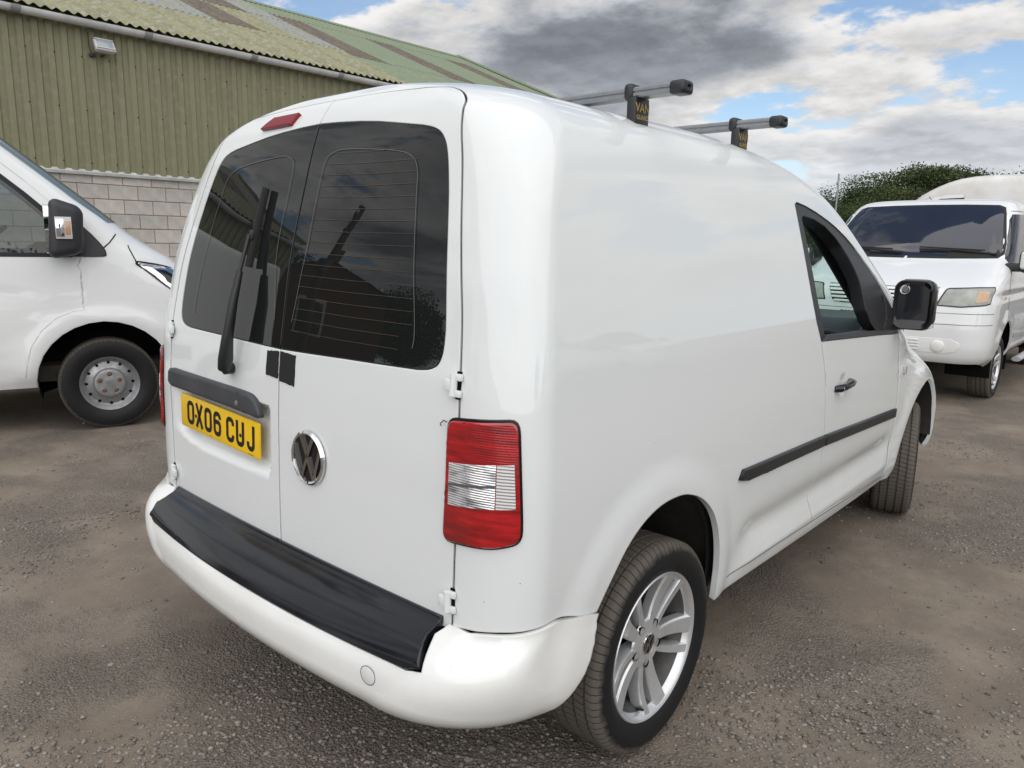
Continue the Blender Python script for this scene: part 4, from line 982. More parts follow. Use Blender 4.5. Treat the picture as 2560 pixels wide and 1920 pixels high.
# loose stones: nobody could count them
def stone_mat():
    m = mat('yard_stones', (.13, .12, .11), .85); nt = m.node_tree; N = nt.nodes; L = nt.links
    a = N.new('ShaderNodeVertexColor'); a.layer_name = 'tone'; L.new(a.outputs[0], N['Principled BSDF'].inputs['Base Color']); return m
def stones(name, n, label, region, smin, smax, mask, seed):
    rg = np.random.default_rng(seed)
    t = (1+5**.5)/2; ico = np.array([(-1,t,0),(1,t,0),(-1,-t,0),(1,-t,0),(0,-1,t),(0,1,t),(0,-1,-t),(0,1,-t),(t,0,-1),(t,0,1),(-t,0,-1),(-t,0,1)])/1.902
    fi = np.array([(0,11,5),(0,5,1),(0,1,7),(0,7,10),(0,10,11),(1,5,9),(5,11,4),(11,10,2),(10,7,6),(7,1,8),(3,9,4),(3,4,2),(3,2,6),(3,6,8),(3,8,9),(4,9,5),(2,4,11),(6,2,10),(8,6,7),(9,8,1)])
    P = []
    while len(P) < n:
        x = rg.uniform(region[0], region[1]); y = rg.uniform(region[2], region[3])
        dcam = math.hypot(x-CAM['loc'][0], y-CAM['loc'][1])
        if rg.random() > min(1, (2.2/max(dcam, .5))**1.1): continue
        q = mnoise.noise(Vector((x*.8+5, y*.8, 2.2)))*.5+mnoise.noise(Vector((x*2.4, y*2.4, 7.7)))*.3
        if mask and rg.random() > .025+.975*float(sst(.0, .28, q)): continue
        P.append((x, y))
    P = np.array(P); k = len(P)
    s = smin+(smax-smin)*rg.random(k)**3.2
    sc = np.stack([s*rg.uniform(.8, 1.5, k), s*rg.uniform(.7, 1.1, k), s*rg.uniform(.3, .6, k)], 1)
    a = rg.uniform(0, 6.283, k); ca, sa = np.cos(a), np.sin(a)
    B = ico[None]*(1+rg.uniform(-.22, .22, (k, 12, 1)))*sc[:, None, :]
    X = B[:, :, 0]*ca[:, None]-B[:, :, 1]*sa[:, None]; Y = B[:, :, 0]*sa[:, None]+B[:, :, 1]*ca[:, None]
    zz = np.array([gheight(x, y) for x, y in P])+sc[:, 2]*.35
    V = np.stack([X+P[:, :1], Y+P[:, 1:], B[:, :, 2]+zz[:, None]], 2).reshape(-1, 3)
    F = (fi[None]+12*np.arange(k)[:, None, None]).reshape(-1, 3)
    me = bpy.data.meshes.new(name); me.vertices.add(len(V)); me.vertices.foreach_set('co', V.ravel())
    me.loops.add(F.size); me.loops.foreach_set('vertex_index', F.ravel().astype(np.int32)); me.polygons.add(len(F)); me.polygons.foreach_set('loop_start', np.arange(0, F.size, 3, dtype=np.int32)); me.polygons.foreach_set('loop_total', np.full(len(F), 3, np.int32))
    me.update(calc_edges=True)
    ca_ = me.color_attributes.new('tone', 'FLOAT_COLOR', 'POINT'); g = rg.uniform(.09, .25, k)*np.where(rg.random(k) < .012, 1.6, 1.0)
    col = np.stack([g*1.10, g*.97, g*.84, np.ones(k)], 1); ca_.data.foreach_set('color', np.repeat(col, 12, 0).ravel().astype(np.float32))
    o = link(name, me, MAT['stone']); tag(o, label, 'gravel', kind='stuff'); return o
MAT['stone'] = stone_mat()
stones('gravel', 80000, 'fine grey gravel lying in patches over the yard', (-3.6, 4.2, -1.7, 5.5), .002, .009, True, 3)
stones('loose_stones', 900, 'scattered small loose stones on the brown dirt of the yard', (-5, 4.5, -1.6, 6), .004, .0135, False, 5)
for k, (x, y, a, l) in enumerate(((1.95, .73, R(115), .085), (.98, .42, R(60), .03), (-2.6, -.9, R(20), .05))):
    dx, dy = math.cos(a)*l/2, math.sin(a)*l/2; z = max(gheight(x, y), 0)+.012
    o = tube('dry_stalk', [(x-dx, y-dy, z), (x, y, z+.006), (x+dx, y+dy, z)], .0016, mat('dry_straw', (.42, .36, .26), .8), None, 6)
    tag(o, ('pale dry stalk lying on the dirt right of the rear wheel', 'short dry stalk beside the rear tyre of the foreground van', 'pale dry stalk lying on gravel left of the foreground van')[k], 'stalk')

# ================================================================== the other vans
def steel_wheel(parent, rad=.34, wid=.215, rimr=.208):
    w = empty('wheel'); w.parent = parent
    lathe('tyre', tyre_mesh(rad, wid, rimr-.008), 'tyre_van', w, 72, 'X', 40)
    lathe('rim', [(.082,rimr+.006),(.086,rimr+.001),(.078,rimr-.010),(.050,rimr-.024),(.036,rimr-.045),(.044,rimr-.062),(.050,.118),(.056,.112),(.070,.104),(.074,.09),(.072,.07),(.076,.045),(.078,0)], 'steel', w, 64, 'X', 35)
    for k in range(12):
        a = 2*math.pi*k/12; rr = rimr-.052
        lathe('rim_hole', [(.0445,.0),(.0445,.011)], 'void', w, 12, 'X', 30, Matrix.Translation((0,rr*math.cos(a),rr*math.sin(a))))
    for k in range(5):
        a = 2*math.pi*k/5+.3
        lathe('bolt', [(.083,0),(.083,.008),(.076,.014),(.0725,.018)], 'rust', w, 12, 'X', 30, Matrix.Translation((0,.068*math.cos(a),.068*math.sin(a))))
        lathe('bolt_ring', [(.0745,.018),(.0755,.021),(.073,.024)], 'steel', w, 16, 'X', 30, Matrix.Translation((0,.068*math.cos(a),.068*math.sin(a))))
    for dz in (.012, -.004):
        V, F = stroke_mesh([([(-.02,-.01+dz),(0,.006+dz),(.02,-.01+dz)], False)], .008, .003, 0)
        mesh('hub_chevron', V, F, 'steel', w, None, Matrix(((0,0,1,.078),(1,0,0,0),(0,1,0,0),(0,0,0,1))))
    return w
MAT['amber_soft'] = mat('amber_bulb_lens', (.40, .33, .25), .2, coat=.6, col2=(.50, .24, .08), vscale=16)
MAT['rust'] = mat('rusty_bolt', (.16, .09, .055), .7, metal=.4)
MAT['van_black'] = mat('faded_black_plastic', (.025, .026, .030), .5, var=.3, bump=.15, bscale=250, bdist=.0006)
def arch_pts(y, z, r, rz, a0=-20, a1=200, n=16):
    return [(y+r*math.cos(R(a0+(a1-a0)*i/n)), z+rz*math.sin(R(a0+(a1-a0)*i/n))) for i in range(n+1)]

def cargo_van():
    """tall front-wheel-drive cargo van; local origin under the front axle, nose towards +y"""
    rows = [(.34,.95,-4.40,.80,.4),(.42,.985,-4.45,.88,.4),(.6,1.01,-4.48,.93,.4),(.85,1.02,-4.5,.94,.42),(1.0,1.018,-4.5,.90,.45),(1.12,1.012,-4.5,.78,.5),(1.20,1.008,-4.5,.63,.5),(1.27,1.002,-4.5,.55,.42),(1.36,.992,-4.5,.40,.35),(1.45,.982,-4.5,.27,.28),(1.6,.965,-4.5,.10,.24),(1.8,.94,-4.49,-.14,.22),(2.0,.912,-4.48,-.38,.22),(2.2,.882,-4.47,-.63,.22),(2.3,.865,-4.46,-.78,.22),(2.40,.84,-4.45,-.98,.25),(2.46,.805,-4.44,-1.14,.25),(2.50,.73,-4.42,-1.36,.25),(2.52,.55,-4.38,-1.75,.3),(2.53,.25,-4.2,-2.1,.2),(2.535,.002,-3.8,-2.4,.1)]
    def disp(p, s, v):
        y, z = p[:, 1], p[:, 2]; d = np.zeros_like(y)
        for cy in (0., -3.45): d += .026*np.exp(-((np.hypot(y-cy, (z-.36)*1.05)-.50)/.075)**2)*sst(.02, .2, z-.3)
        d += -.012*np.exp(-((z-1.02)/.05)**2)*sst(-4.2, -3.9, y)*(1-sst(-.75, -.3, y))
        return d*sst(.9, 1.1, s)*(1-sst(S.S3+.1, S.S3+.3, s))
    S = Surf(rows, S1=.8, S2=1.05, Ya=-4.0, Yb=-.9, ar=.12, br=.12, kr=.01, af=.45, bf=.4, kf=.08, nr=2.4, nf=2.3)
    S.disp = disp
    root = empty('cargo_van')
    n = lambda p: S.nat([tuple(q) for q in p], 'side', 3)
    zlow = .40
    a_r = arch_pts(-3.45, .37, .42, .42, 188, -8); a_f = arch_pts(-.01, .37, .455, .445, 188, -8)
    bot = [(-4.3,zlow)]+a_r+[(-2.5,zlow-.01),(-1.2,zlow-.015)]+a_f+[(.55,zlow)]
    sh = [(0,S.v[0]+.06),(.8,S.v[0]+.06)]+n(densify(bot, .08, False))+[(S.S4,S.v[0]+.06),(S.S5,S.v[0]+.06),(S.S5,S.v[-1]-1e-4),(0,S.v[-1]-1e-4)]
    door = [(-.135,1.305),(-.138,.90),(-.20,.895),(-.32,.845),(-.42,.755),(-.49,.64),(-.525,.52),(-.54,.425),(-1.42,.415),(-1.42,1.305),(-1.40,2.0),(-1.36,2.22),(-1.15,2.225),(-.88,2.17),(-.68,2.03),(-.42,1.80),(-.26,1.64),(-.16,1.50),(-.135,1.42)]
    dn = n(densify(door, .06))
    glass = [(-1.34,1.315),(-.24,1.31),(-.23,1.42),(-.30,1.555),(-.47,1.725),(-.74,1.97),(-.88,2.08),(-1.02,2.135),(-1.32,2.145)]
    gn = n(densify(glass, .06))
    for mir in (False, True):
        panel('body_shell', S, sh, [dn], 0, 'white2', root, mir, step=.07, flange=.02, edge=.003, dens=.05)
        panel('inner_lining', S, sh, [dn], -.06, 'dark_trim', root, mir, step=.16, flange=0, edge=0, dens=.08, flip=True)
        d = panel('front_door', S, inset(densify(dn, .04), .004), [gn], 0, 'white2', root, mir, step=.06, flange=.03, edge=.004, dens=.04)
        panel('window_pane', S, gn, [], -.006, 'glass_van', d, mir, step=.08, flange=0, edge=0)
        panel('window_seal', S, grow(gn, .03), [gn], .002, 'seal', d, mir, step=.06, flange=.004, edge=0)
        panel('quarter_bar', S, n(densify([(-.77,1.31),(-.71,1.31),(-.85,1.84),(-.92,2.10),(-.98,2.12),(-.91,1.84)], .06)), [], .003, 'van_black', d, mir, step=.06, flange=.006, edge=.001)
        panel('mirror_triangle', S, n([tuple(p) for p in catmull([(-.16,1.285),(.02,1.285),(.045,1.31),(.02,1.37),(-.08,1.49),(-.21,1.60),(-.25,1.61),(-.26,1.45),(-.25,1.29)], 4, True)]), [], .012, 'van_black', root, mir, step=.04, flange=.014, edge=.006)
        panel('door_moulding', S, n(densify([(-1.40,.60),(-.80,.60),(-.76,.64),(-.765,.80),(-.79,.82),(-1.40,.82)], .05)), [], .02, 'van_black', d, mir, step=.05, flange=.022, edge=.008)
        panel('side_moulding', S, n(densify([(-2.95,.60),(-1.46,.60),(-1.46,.82),(-2.95,.82)], .08)), [], .02, 'van_black', root, mir, step=.08, flange=.022, edge=.008)
        line_on('bonnet_seam', S, n(densify([(.245,1.23),(.20,1.345),(.195,1.37)], .03, False)), .006, .001, 'seal', root, mir)
        line_on('pillar_seam', S, n(densify([(.03,1.35),(.07,1.385),(.12,1.45)], .03, False)), .006, .001, 'seal', root, mir)
        line_on('door_gap_shadow', S, n(densify(door+[door[0]], .05, False)), .03, -.022, 'seal', d, mir)  # black strip in place of the shade inside the door gap
        line_on('roof_seam', S, n(densify([(-1.0,2.08),(-.9,2.165),(-.87,2.20)], .03, False)), .005, .001, 'seal', root, mir)
        hl = n([tuple(p) for p in catmull([(.25,1.235),(.30,1.235),(.45,1.205),(.62,1.15),(.68,1.10),(.66,1.02),(.55,1.00),(.45,1.06),(.34,1.16)], 3, True)])
        h_ = panel('headlamp', S, hl, [], .006, 'chrome', root, mir, step=.04, flange=.01, edge=.004)
        panel('headlamp_bezel', S, n([(.36,1.19),(.44,1.175),(.56,1.06),(.52,1.04),(.44,1.10)]), [], .009, 'gloss_black', h_, mir, step=.03, flange=.003, edge=.001)
        panel('headlamp_rim', S, grow(hl, .012), [grow(hl, .001)], .004, 'gloss_black', h_, mir, step=.04, flange=.008, edge=.001, dens=.03)
        sg = -1 if mir else 1
        mr = empty('door_mirror'); mr.parent = root
        box('mirror_housing', (.20,.21,.43), (1.13*sg,-.20,1.475), 'van_black', mr, .06, 5, rot=(R(-4),0,0), taper=(1,1,.75,.75))
        box('mirror_arm', (.26,.14,.14), (1.01*sg,-.16,1.38), 'van_black', mr, .04, 3)
        box('mirror_glass', (.12,.01,.33), (1.12*sg,-.302,1.475), 'mirror', mr, .03, 3)
        rp = box('mirror_repeater', (.008,.10,.15), (1.232*sg,-.215,1.485), 'clear_lens_side', mr, .003)
        box('repeater_lens', (.006,.05,.12), (1.236*sg,-.236,1.485), 'chrome', rp, .002)
        box('repeater_amber', (.006,.032,.09), (1.236*sg,-.19,1.485), 'amber_soft', rp, .002)
        for wy in (0., -3.45):
            V = []; F = []
            for i in range(21):
                th = math.pi*(-.1+1.2*i/20)
                for x in (.985, .62): V.append((x*sg, wy+.46*math.cos(th), .38+.46*math.sin(th)))
            for i in range(20): F.append((2*i, 2*i+1, 2*i+3, 2*i+2))
            b = len(V); V.append((.62*sg, wy, .38))
            for i in range(20): F.append((2*i+1, 2*i+3, b))
            mesh('wheel_housing', V, F, 'void', root, 40)
        panel('windscreen', S, densify([(S.S5-1e-3,1.56),(S.S3+.22,1.54),(S.S3+.16,1.7),(S.S3+.16,2.1),(S.S3+.2,2.22),(S.S5-1e-3,2.28)], .08), [], .003, 'glass_van', root, mir, step=.1, flange=0, edge=0)
        panel('front_bumper_trim', S, densify([(S.S3+.18,.42),(S.S5,.42),(S.S5,.80),(S.S3+.30,.78)], .08), [], .006, 'van_black', root, mir, step=.08, flange=.01, edge=.004)
    box('sill', (1.90,2.45,.10), (0,-1.75,.385), 'white2', root, .02)
    box('floor', (1.7,4.9,.12), (0,-1.9,.42), 'under', root, .01)
    box('cabin_floor', (1.84,1.2,.05), (0,-.75,1.02), 'dark_trim', root, .01)
    box('bulkhead', (1.75,.04,1.6), (0,-1.55,1.35), 'dark_trim', root, .01)
    for x in (.5, -.35):
        s_ = box('seat', (.5,.16,.75), (x,-1.2,1.35), 'seat_blue', root, .06, 4, rot=(R(-10),0,0)); box('head_rest', (.26,.11,.2), (x,-1.28,1.82), 'seat_blue', s_, .045, 4)
    stw_ = lathe('steering_wheel', [(.0,.18),(.014,.19),(.0,.204),(-.014,.19)], 'dark_trim', root, 36, 'Z', 40, Matrix.Translation((.5,-.72,1.37)) @ Matrix.Rotation(R(40), 4, 'X'), closed=True)
    box('dashboard', (1.75,.5,.3), (0,-.22,1.22), 'dark_trim', root, .08, 4)
    w = steel_wheel(root); w.location = (.90,0,.338)
    for loc, rz in (((.90,-3.45,.338),0),((-.90,0,.338),R(180)),((-.90,-3.45,.338),R(180))):
        c = copy_tree(w, root); c.location = loc; c.rotation_euler = (R(31)*loc[1],0,rz)
    return root
MAT['seat_blue'] = mat('patterned_seat_cloth', (.10, .13, .19), .9, col2=(.30, .32, .36), vscale=14)
relay = cargo_van(); relay.location = (-5.07, .69, -.004); relay.rotation_euler = (0, 0, R(-17))
tag(relay, 'white cargo van in side view on the left, black door mirror and silver steel wheel', 'van', 'parked white vans')
hv = copy_tree(relay); hv.rotation_euler = (0, 0, R(90)); hv.scale = (1.0, 1.0, 1.03)
MAT['aged_white'] = mat('aged_white_paint', (.68, .67, .65), .5, col2=(.54, .52, .48), vscale=2.5, vdetail=8, coat=.3)
for ch in hv.children:
    if ch.name.startswith('body_shell'): ch.material_slots[0].link = 'OBJECT'; ch.material_slots[0].material = MAT['aged_white']
tag(hv, 'high roof white van standing behind the front facing van, only its roof showing', 'van', 'parked white vans')
hv.location = (-2.3, 12.9, -.004)

def bus_van():
    """mid-size van seen from the front; local origin under the front axle, nose towards +y"""
    rows = [(.36,.86,-3.85,.76,.36),(.40,.90,-3.9,.83,.36),(.46,.93,-3.95,.87,.36),(.58,.95,-3.98,.892,.36),(.72,.955,-3.98,.892,.36),(.80,.955,-3.98,.882,.36),(.95,.952,-3.98,.855,.36),(1.06,.948,-3.98,.80,.36),(1.10,.945,-3.98,.73,.36),(1.15,.942,-3.98,.61,.36),(1.21,.938,-3.98,.45,.36),(1.27,.932,-3.98,.28,.45),(1.32,.925,-3.98,.13,.38),(1.36,.918,-3.97,.04,.32),(1.5,.895,-3.96,-.13,.26),(1.7,.855,-3.95,-.38,.24),(1.84,.815,-3.93,-.57,.24),(1.90,.785,-3.92,-.66,.24),(1.945,.74,-3.91,-.75,.24),(1.972,.66,-3.9,-.88,.24),(1.99,.52,-3.88,-1.1,.24),(2.005,.3,-3.8,-1.5,.2),(2.01,.002,-3.2,-2,.1)]
    S = Surf(rows, S1=.75, S2=1.0, Ya=-3.4, Yb=-.6, ar=.14, br=.16, kr=.02, af=.34, bf=.5, kf=.09, nr=2.4, nf=2.6)
    def disp(p, s, v):
        y, z = p[:, 1], p[:, 2]; d = np.zeros_like(y)
        for cy in (0., -3.0): d += .014*(1-sst(.03, .11, np.hypot(y-cy, z-.36)-.40))
        d += -.008*np.exp(-((z-1.02)/.03)**2)
        return d*sst(.9, 1.1, s)*(1-sst(S.S3+.1, S.S3+.3, s))
    S.disp = disp
    root = empty('people_van'); n = lambda p: S.nat([tuple(q) for q in p], 'side', 3); fr = lambda p: S.nat([tuple(q) for q in p], 'front', 3)
    a_r = arch_pts(-3.0, .36, .40, .40, 190, -10); a_f = arch_pts(0, .36, .40, .41, 190, -10)
    bot = [(-3.8,.40)]+a_r+[(-1.5,.34)]+a_f
    v0 = float(np.interp(.40, S.R[:, 0], S.v))
    sh = [(0,v0),(.75,v0)]+n(densify(bot, .08, False))+[(S.S3+.18,v0),(S.S5,v0),(S.S5,S.v[-1]-1e-4),(0,S.v[-1]-1e-4)]
    win = [(-.98,1.33),(-.05,1.31),(-.08,1.36),(-.32,1.58),(-.52,1.74),(-.62,1.80),(-.98,1.81)]
    win2 = [(-2.2,1.34),(-1.08,1.33),(-1.08,1.81),(-2.2,1.81)]
    for mir in (False, True):
        panel('body_shell', S, sh, [], 0, 'white2', root, mir, step=.06, flange=.02, edge=.003, dens=.045)
        d = panel('side_window', S, n(densify(win, .06)), [], .003, 'glass_van2', root, mir, step=.07, flange=.004, edge=.001)
        panel('side_window', S, n(densify(win2, .06)), [], .003, 'glass_van2', root, mir, step=.07, flange=.004, edge=.001)
        for q in ([(-1.03,.42),(-1.03,1.84)], [(.02,.80),(.03,1.2),(-.02,1.29)], [(-1.03,1.84),(-.66,1.835)], [(-2.9,1.06),(.3,1.03)], [(-2.25,.42),(-2.25,1.84)]):
            line_on('shut_line', S, n(densify(q, .05, False)), .006, .0008, 'seal', root, mir)
        # windscreen
        w = panel('windscreen', S, fr(densify([(.0,1.372),(.40,1.372),(.765,1.376),(.815,1.42),(.80,1.50),(.755,1.66),(.715,1.80),(.69,1.862),(.64,1.885),(.35,1.896),(.0,1.899)], .05)), [], .003, 'glass_van2', root, mir, step=.06, flange=.004, edge=0)
        panel('windscreen_seal', S, fr(densify([(.0,1.345),(.40,1.347),(.80,1.36),(.838,1.40),(.828,1.50),(.775,1.68),(.735,1.81),(.708,1.875),(.65,1.90),(.35,1.91),(.0,1.913)], .05)), [], .0015, 'seal', root, mir, step=.08, flange=0, edge=0)
        # headlamp
        hl = fr([tuple(p) for p in densify([(.515,.935),(.70,.93),(.87,.95),(.905,.965),(.915,1.075),(.905,1.098),(.80,1.095),(.58,1.08),(.565,1.072)], .03)])
        h_ = panel('headlamp', S, hl, [], .006, 'head_lens', root, mir, step=.03, flange=.01, edge=.004)
        panel('indicator_lens', S, fr(densify([(.80,.962),(.885,.975),(.892,1.065),(.81,1.07)], .03)), [], .009, 'amber_soft', h_, mir, step=.03, flange=.003, edge=.004)
        panel('headlamp_rim', S, grow(hl, .010), [], .002, 'gloss_black', h_, mir, step=.05, flange=.004, edge=.001, dens=.03)
        # grille
        gq = [(.0,.905),(.34,.908),(.43,.935),(.485,1.055),(.486,1.07),(.0,1.068)]
        g_ = panel('grille_opening', S, fr(densify(gq, .04)), [], .002, 'void', root, mir, step=.06, flange=0, edge=0)
        for zz, xe in ((.925,.405),(.960,.435),(.995,.452),(1.03,.468),(1.062,.482)):
            panel('grille_slat', S, fr(densify([(.0,zz-.010),(xe,zz-.010),(xe+.006,zz+.010),(.0,zz+.010)], .05)), [], .016, 'white2', g_, mir, step=.05, flange=.02, edge=.004)
        for q in ([(.0,.862),(.45,.862),(.94,.868)], [(.0,.725),(.30,.725),(.34,.74),(.40,.76),(.94,.768)], [(.0,1.085),(.50,1.088)]):
            line_on('bumper_seam', S, fr(densify(q, .05, False)), .004, .001, 'seal', root, mir)
        lg = panel('lower_grille', S, fr(densify([(.0,.745),(.27,.745),(.31,.765),(.335,.835),(.0,.835)], .05)), [], .003, 'void', root, mir, step=.06, flange=0, edge=0)
        for k in range(9): panel('grille_bar', S, fr(densify([(.016+k*.034,.748),(.028+k*.034,.748),(.030+k*.034,.834),(.018+k*.034,.834)], .04)), [], .010, 'seal_grey', lg, mir, step=.05, flange=.01, edge=.001)
        # lower bumper: slats and blanked fog lamp
        fz = panel('fog_panel', S, fr([tuple(p) for p in densify([(.10,.50),(.60,.49),(.70,.515),(.74,.57),(.73,.60),(.66,.63),(.10,.63)], .04)]), [], .003, 'bumper_paint', root, mir, step=.05, flange=.004, edge=.003)
        for k in range(4): panel('fog_slat', S, fr(densify([(.10,.512+k*.028),(.40,.512+k*.028),(.40,.528+k*.028),(.10,.528+k*.028)], .05)), [], .012, 'white2', fz, mir, step=.05, flange=.012, edge=.004)
        lathe('fog_lamp_blank', [(.012,0),(.012,.045),(.006,.055),(.0,.057)], 'bumper_paint', fz, 28, 'Z', 40, surf_frame(S, *fr([(.56,.56)])[0], mir, .002))
        sg = -1 if mir else 1
        mr = empty('door_mirror'); mr.parent = root
        box('mirror_housing', (.22,.14,.22), (1.09*sg,-.02,1.34), 'van_black', mr, .06, 4); box('mirror_arm', (.18,.08,.08), (.96*sg,-.02,1.28), 'van_black', mr, .02)
        box('mirror_cap', (.20,.06,.17), (1.10*sg,.045,1.35), 'white2', mr, .028, 4)
        for wy in (0., -3.0):
            V = []; F = []
            for i in range(21):
                th = math.pi*(-.1+1.2*i/20)
                for x in (.93, .55): V.append((x*sg, wy+.41*math.cos(th), .37+.41*math.sin(th)))
            for i in range(20): F.append((2*i, 2*i+1, 2*i+3, 2*i+2))
            b = len(V); V.append((.55*sg, wy, .38))
            for i in range(20): F.append((2*i+1, 2*i+3, b))
            mesh('wheel_housing', V, F, 'void', root, 40)
        rl = tube('running_board', [(.99*sg,-.62,.33),(.99*sg,-2.4,.33)], .045, 'alloy', root, 10, flat=.55)
        box('side_repeater', (.006,.05,.03), (.962*sg,.30,1.0), 'amber_lens', root, .002)
    # wipers
    for x0, x1 in ((-.78,-.10),(.05,.70)):
        a = surf_frame(S, *fr([(max(.01, abs(x0)), 1.385)])[0], x0 < 0, .02) @ Vector(); b = surf_frame(S, *fr([(max(.01, abs(x1)), 1.425)])[0], x1 < 0, .02) @ Vector()
        wq = tube('windscreen_wiper', [a, a.lerp(b, .5)+Vector((0,0,.012)), b], .011, 'seal', root, 6); tube('wiper_blade', [a.lerp(b, .15)+Vector((0,0,.03)), b+Vector((0,0,.022))], .008, 'seal', wq, 6)
    em2 = empty('round_emblem'); em2.parent = root
    emblem(em2, Matrix.Translation((0,S.P(S.S5-.01,.99)[0][1]+.02,.99)) @ Matrix.Rotation(R(-90), 4, 'X') @ Matrix.Rotation(R(180), 4, 'Z'), .075)
    box('floor', (1.6,4.4,.10), (0,-1.7,.42), 'under', root, .01)
    for x in (.40, -.40):
        s_ = box('seat', (.5,.15,.7), (x,-1.05,1.1), 'dark_trim', root, .06, 4); box('head_rest', (.26,.1,.2), (x,-1.1,1.58), 'dark_trim', s_, .045, 4)
    w = alloy_wheel(root); w.location = (.825,0,.305)
    for loc, rz in (((.825,-3.0,.305),0),((-.825,0,.305),R(180)),((-.825,-3.0,.305),R(180))):
        c = copy_tree(w, root); c.location = loc; c.rotation_euler = (R(17)*(1+loc[1]),0,rz)
    return root
MAT['glass_van2'] = mat('dark_windscreen', (.012, .014, .022), .03, spec=.75, col2=(.02, .024, .034), vscale=1.4)
MAT['seal_grey'] = mat('grey_grille_bar', (.35, .34, .32), .6)
t5 = bus_van(); t5.location = (-.35, 6.88, -.004); t5.rotation_euler = (0, 0, R(180))
tag(t5, 'white van facing the camera on the right, dark windscreen, slatted grille and amber indicators', 'van', 'parked white vans')

# ================================================================== the shed on the left
WX = -11.0; ZF = 2.375; ZE = 4.50; Y0, Y1 = -7.0, 17.76; RX, RZ = -18.0, 7.67
shed = empty('industrial_shed', (WX, 0, 0), 0, 'large olive green corrugated shed with pale block base and mossy pitched roof', 'building')
def wpart(name, V, F, m, smooth=None, parent=None): return mesh(name, [(v[0]-WX, v[1], v[2]) for v in V], F, m, parent or shed, smooth)
MAT['mortar'] = mat('red_mortar', (.34, .21, .145), .95, var=.3, vscale=20)
for k, (c, c2) in enumerate((((.50,.47,.43),(.39,.365,.335)), ((.55,.52,.475),(.43,.405,.37)), ((.47,.445,.41),(.36,.34,.315)))):
    MAT['block%d' % k] = mat('concrete_block_%d' % k, c, .92, col2=c2, vscale=7, vdetail=8, bump=.35, bscale=90, bdist=.004)
MAT['olive'] = None
MAT['gutter'] = mat('pale_gutter', (.62, .63, .63), .5, col2=(.46, .46, .45), vscale=3)
MAT['flash'] = mat('white_flashing', (.55, .56, .55), .6, col2=(.40, .40, .38), vscale=5)
def roof_mat(name, a, b_, c, lo, hi, sc=(.45, 3.2, .45), ro=.9):
    """weathered fibre-cement sheet: streaks that run down the slope"""
    m = mat(name, a, ro); nt = m.node_tree; N = nt.nodes; L = nt.links; bs = N['Principled BSDF']
    tc = N.new('ShaderNodeTexCoord'); mp = N.new('ShaderNodeMapping'); mp.inputs['Scale'].default_value = sc; L.new(tc.outputs['Object'], mp.inputs[0])
    t = N.new('ShaderNodeTexNoise'); t.inputs['Scale'].default_value = 1.6; t.inputs['Detail'].default_value = 9; t.inputs['Roughness'].default_value = .72; L.new(mp.outputs[0], t.inputs['Vector'])
    t2 = N.new('ShaderNodeTexNoise'); t2.inputs['Scale'].default_value = 9; t2.inputs['Detail'].default_value = 8; L.new(tc.outputs['Object'], t2.inputs['Vector'])
    r1 = N.new('ShaderNodeMapRange'); r1.inputs[1].default_value = lo; r1.inputs[2].default_value = hi; L.new(t.outputs['Fac'], r1.inputs[0])
    r2 = N.new('ShaderNodeMapRange'); r2.inputs[1].default_value = .5; r2.inputs[2].default_value = .68; L.new(t2.outputs['Fac'], r2.inputs[0])
    m1 = N.new('ShaderNodeMix'); m1.data_type = 'RGBA'; m1.inputs[6].default_value = (*a,1); m1.inputs[7].default_value = (*b_,1); L.new(r1.outputs[0], m1.inputs[0])
    m2 = N.new('ShaderNodeMix'); m2.data_type = 'RGBA'; L.new(r2.outputs[0], m2.inputs[0]); L.new(m1.outputs[2], m2.inputs[6]); m2.inputs[7].default_value = (*c,1); L.new(m2.outputs[2], bs.inputs['Base Color'])
    return m
MAT['olive'] = roof_mat('olive_cladding', (.215,.21,.122), (.185,.18,.103), (.235,.226,.145), .40, .66, (3.0,3.0,.22), .55)
MAT['roof_moss'] = roof_mat('mossy_roof_sheet', (.25,.245,.135), (.19,.185,.105), (.30,.295,.25), .42, .62)
MAT['roof_grey'] = roof_mat('grey_roof_sheet', (.25,.265,.26), (.26,.245,.13), (.19,.19,.17), .48, .66)
MAT['roof_brown'] = roof_mat('brown_roof_light', (.12,.095,.072), (.155,.135,.105), (.08,.065,.055), .42, .62)
MAT['roof_green'] = roof_mat('green_roof_sheet', (.185,.225,.145), (.165,.205,.135), (.21,.245,.165), .42, .62)
# backing wall and blocks
wpart('wall_base', [(WX-.02,Y0,0),(WX-.02,Y1,0),(WX-.02,Y1,ZF+.2),(WX-.02,Y0,ZF+.2),(WX-.25,Y0,0),(WX-.25,Y1,0),(WX-.25,Y1,ZF+.2),(WX-.25,Y0,ZF+.2)], [(0,1,2,3),(5,4,7,6),(0,3,7,4),(1,5,6,2),(3,2,6,7)], 'mortar')
bm = bmesh.new(); bmesh.ops.create_cube(bm, size=1); bmesh.ops.scale(bm, vec=(.10,.438,.213), verts=bm.verts); bmesh.ops.bevel(bm, geom=list(bm.edges), offset=.004, segments=1, affect='EDGES')
blk = []
for k in range(3):
    me = bpy.data.meshes.new('block'); bm.to_mesh(me); me.materials.append(MAT['block%d' % k]); blk.append(me)
bm.free()
wallo = shed
zt = ZF-.02; course = 0
nb = 0
while zt > .05:
    h = .14 if course == 0 else .225; zc = zt-h/2
    off = .225*(course % 2)+.09
    y = .3+off
    while y < 9.2 and nb < 290:
        o = bpy.data.objects.new('block', random.choice(blk)); COL.objects.link(o); o.parent = wallo; o.location = (-.058+random.uniform(-.003,.003), y, zc); o.scale = (1, 1, (h-.012)/.213); nb += 1
        y += .45
    zt -= h; course += 1
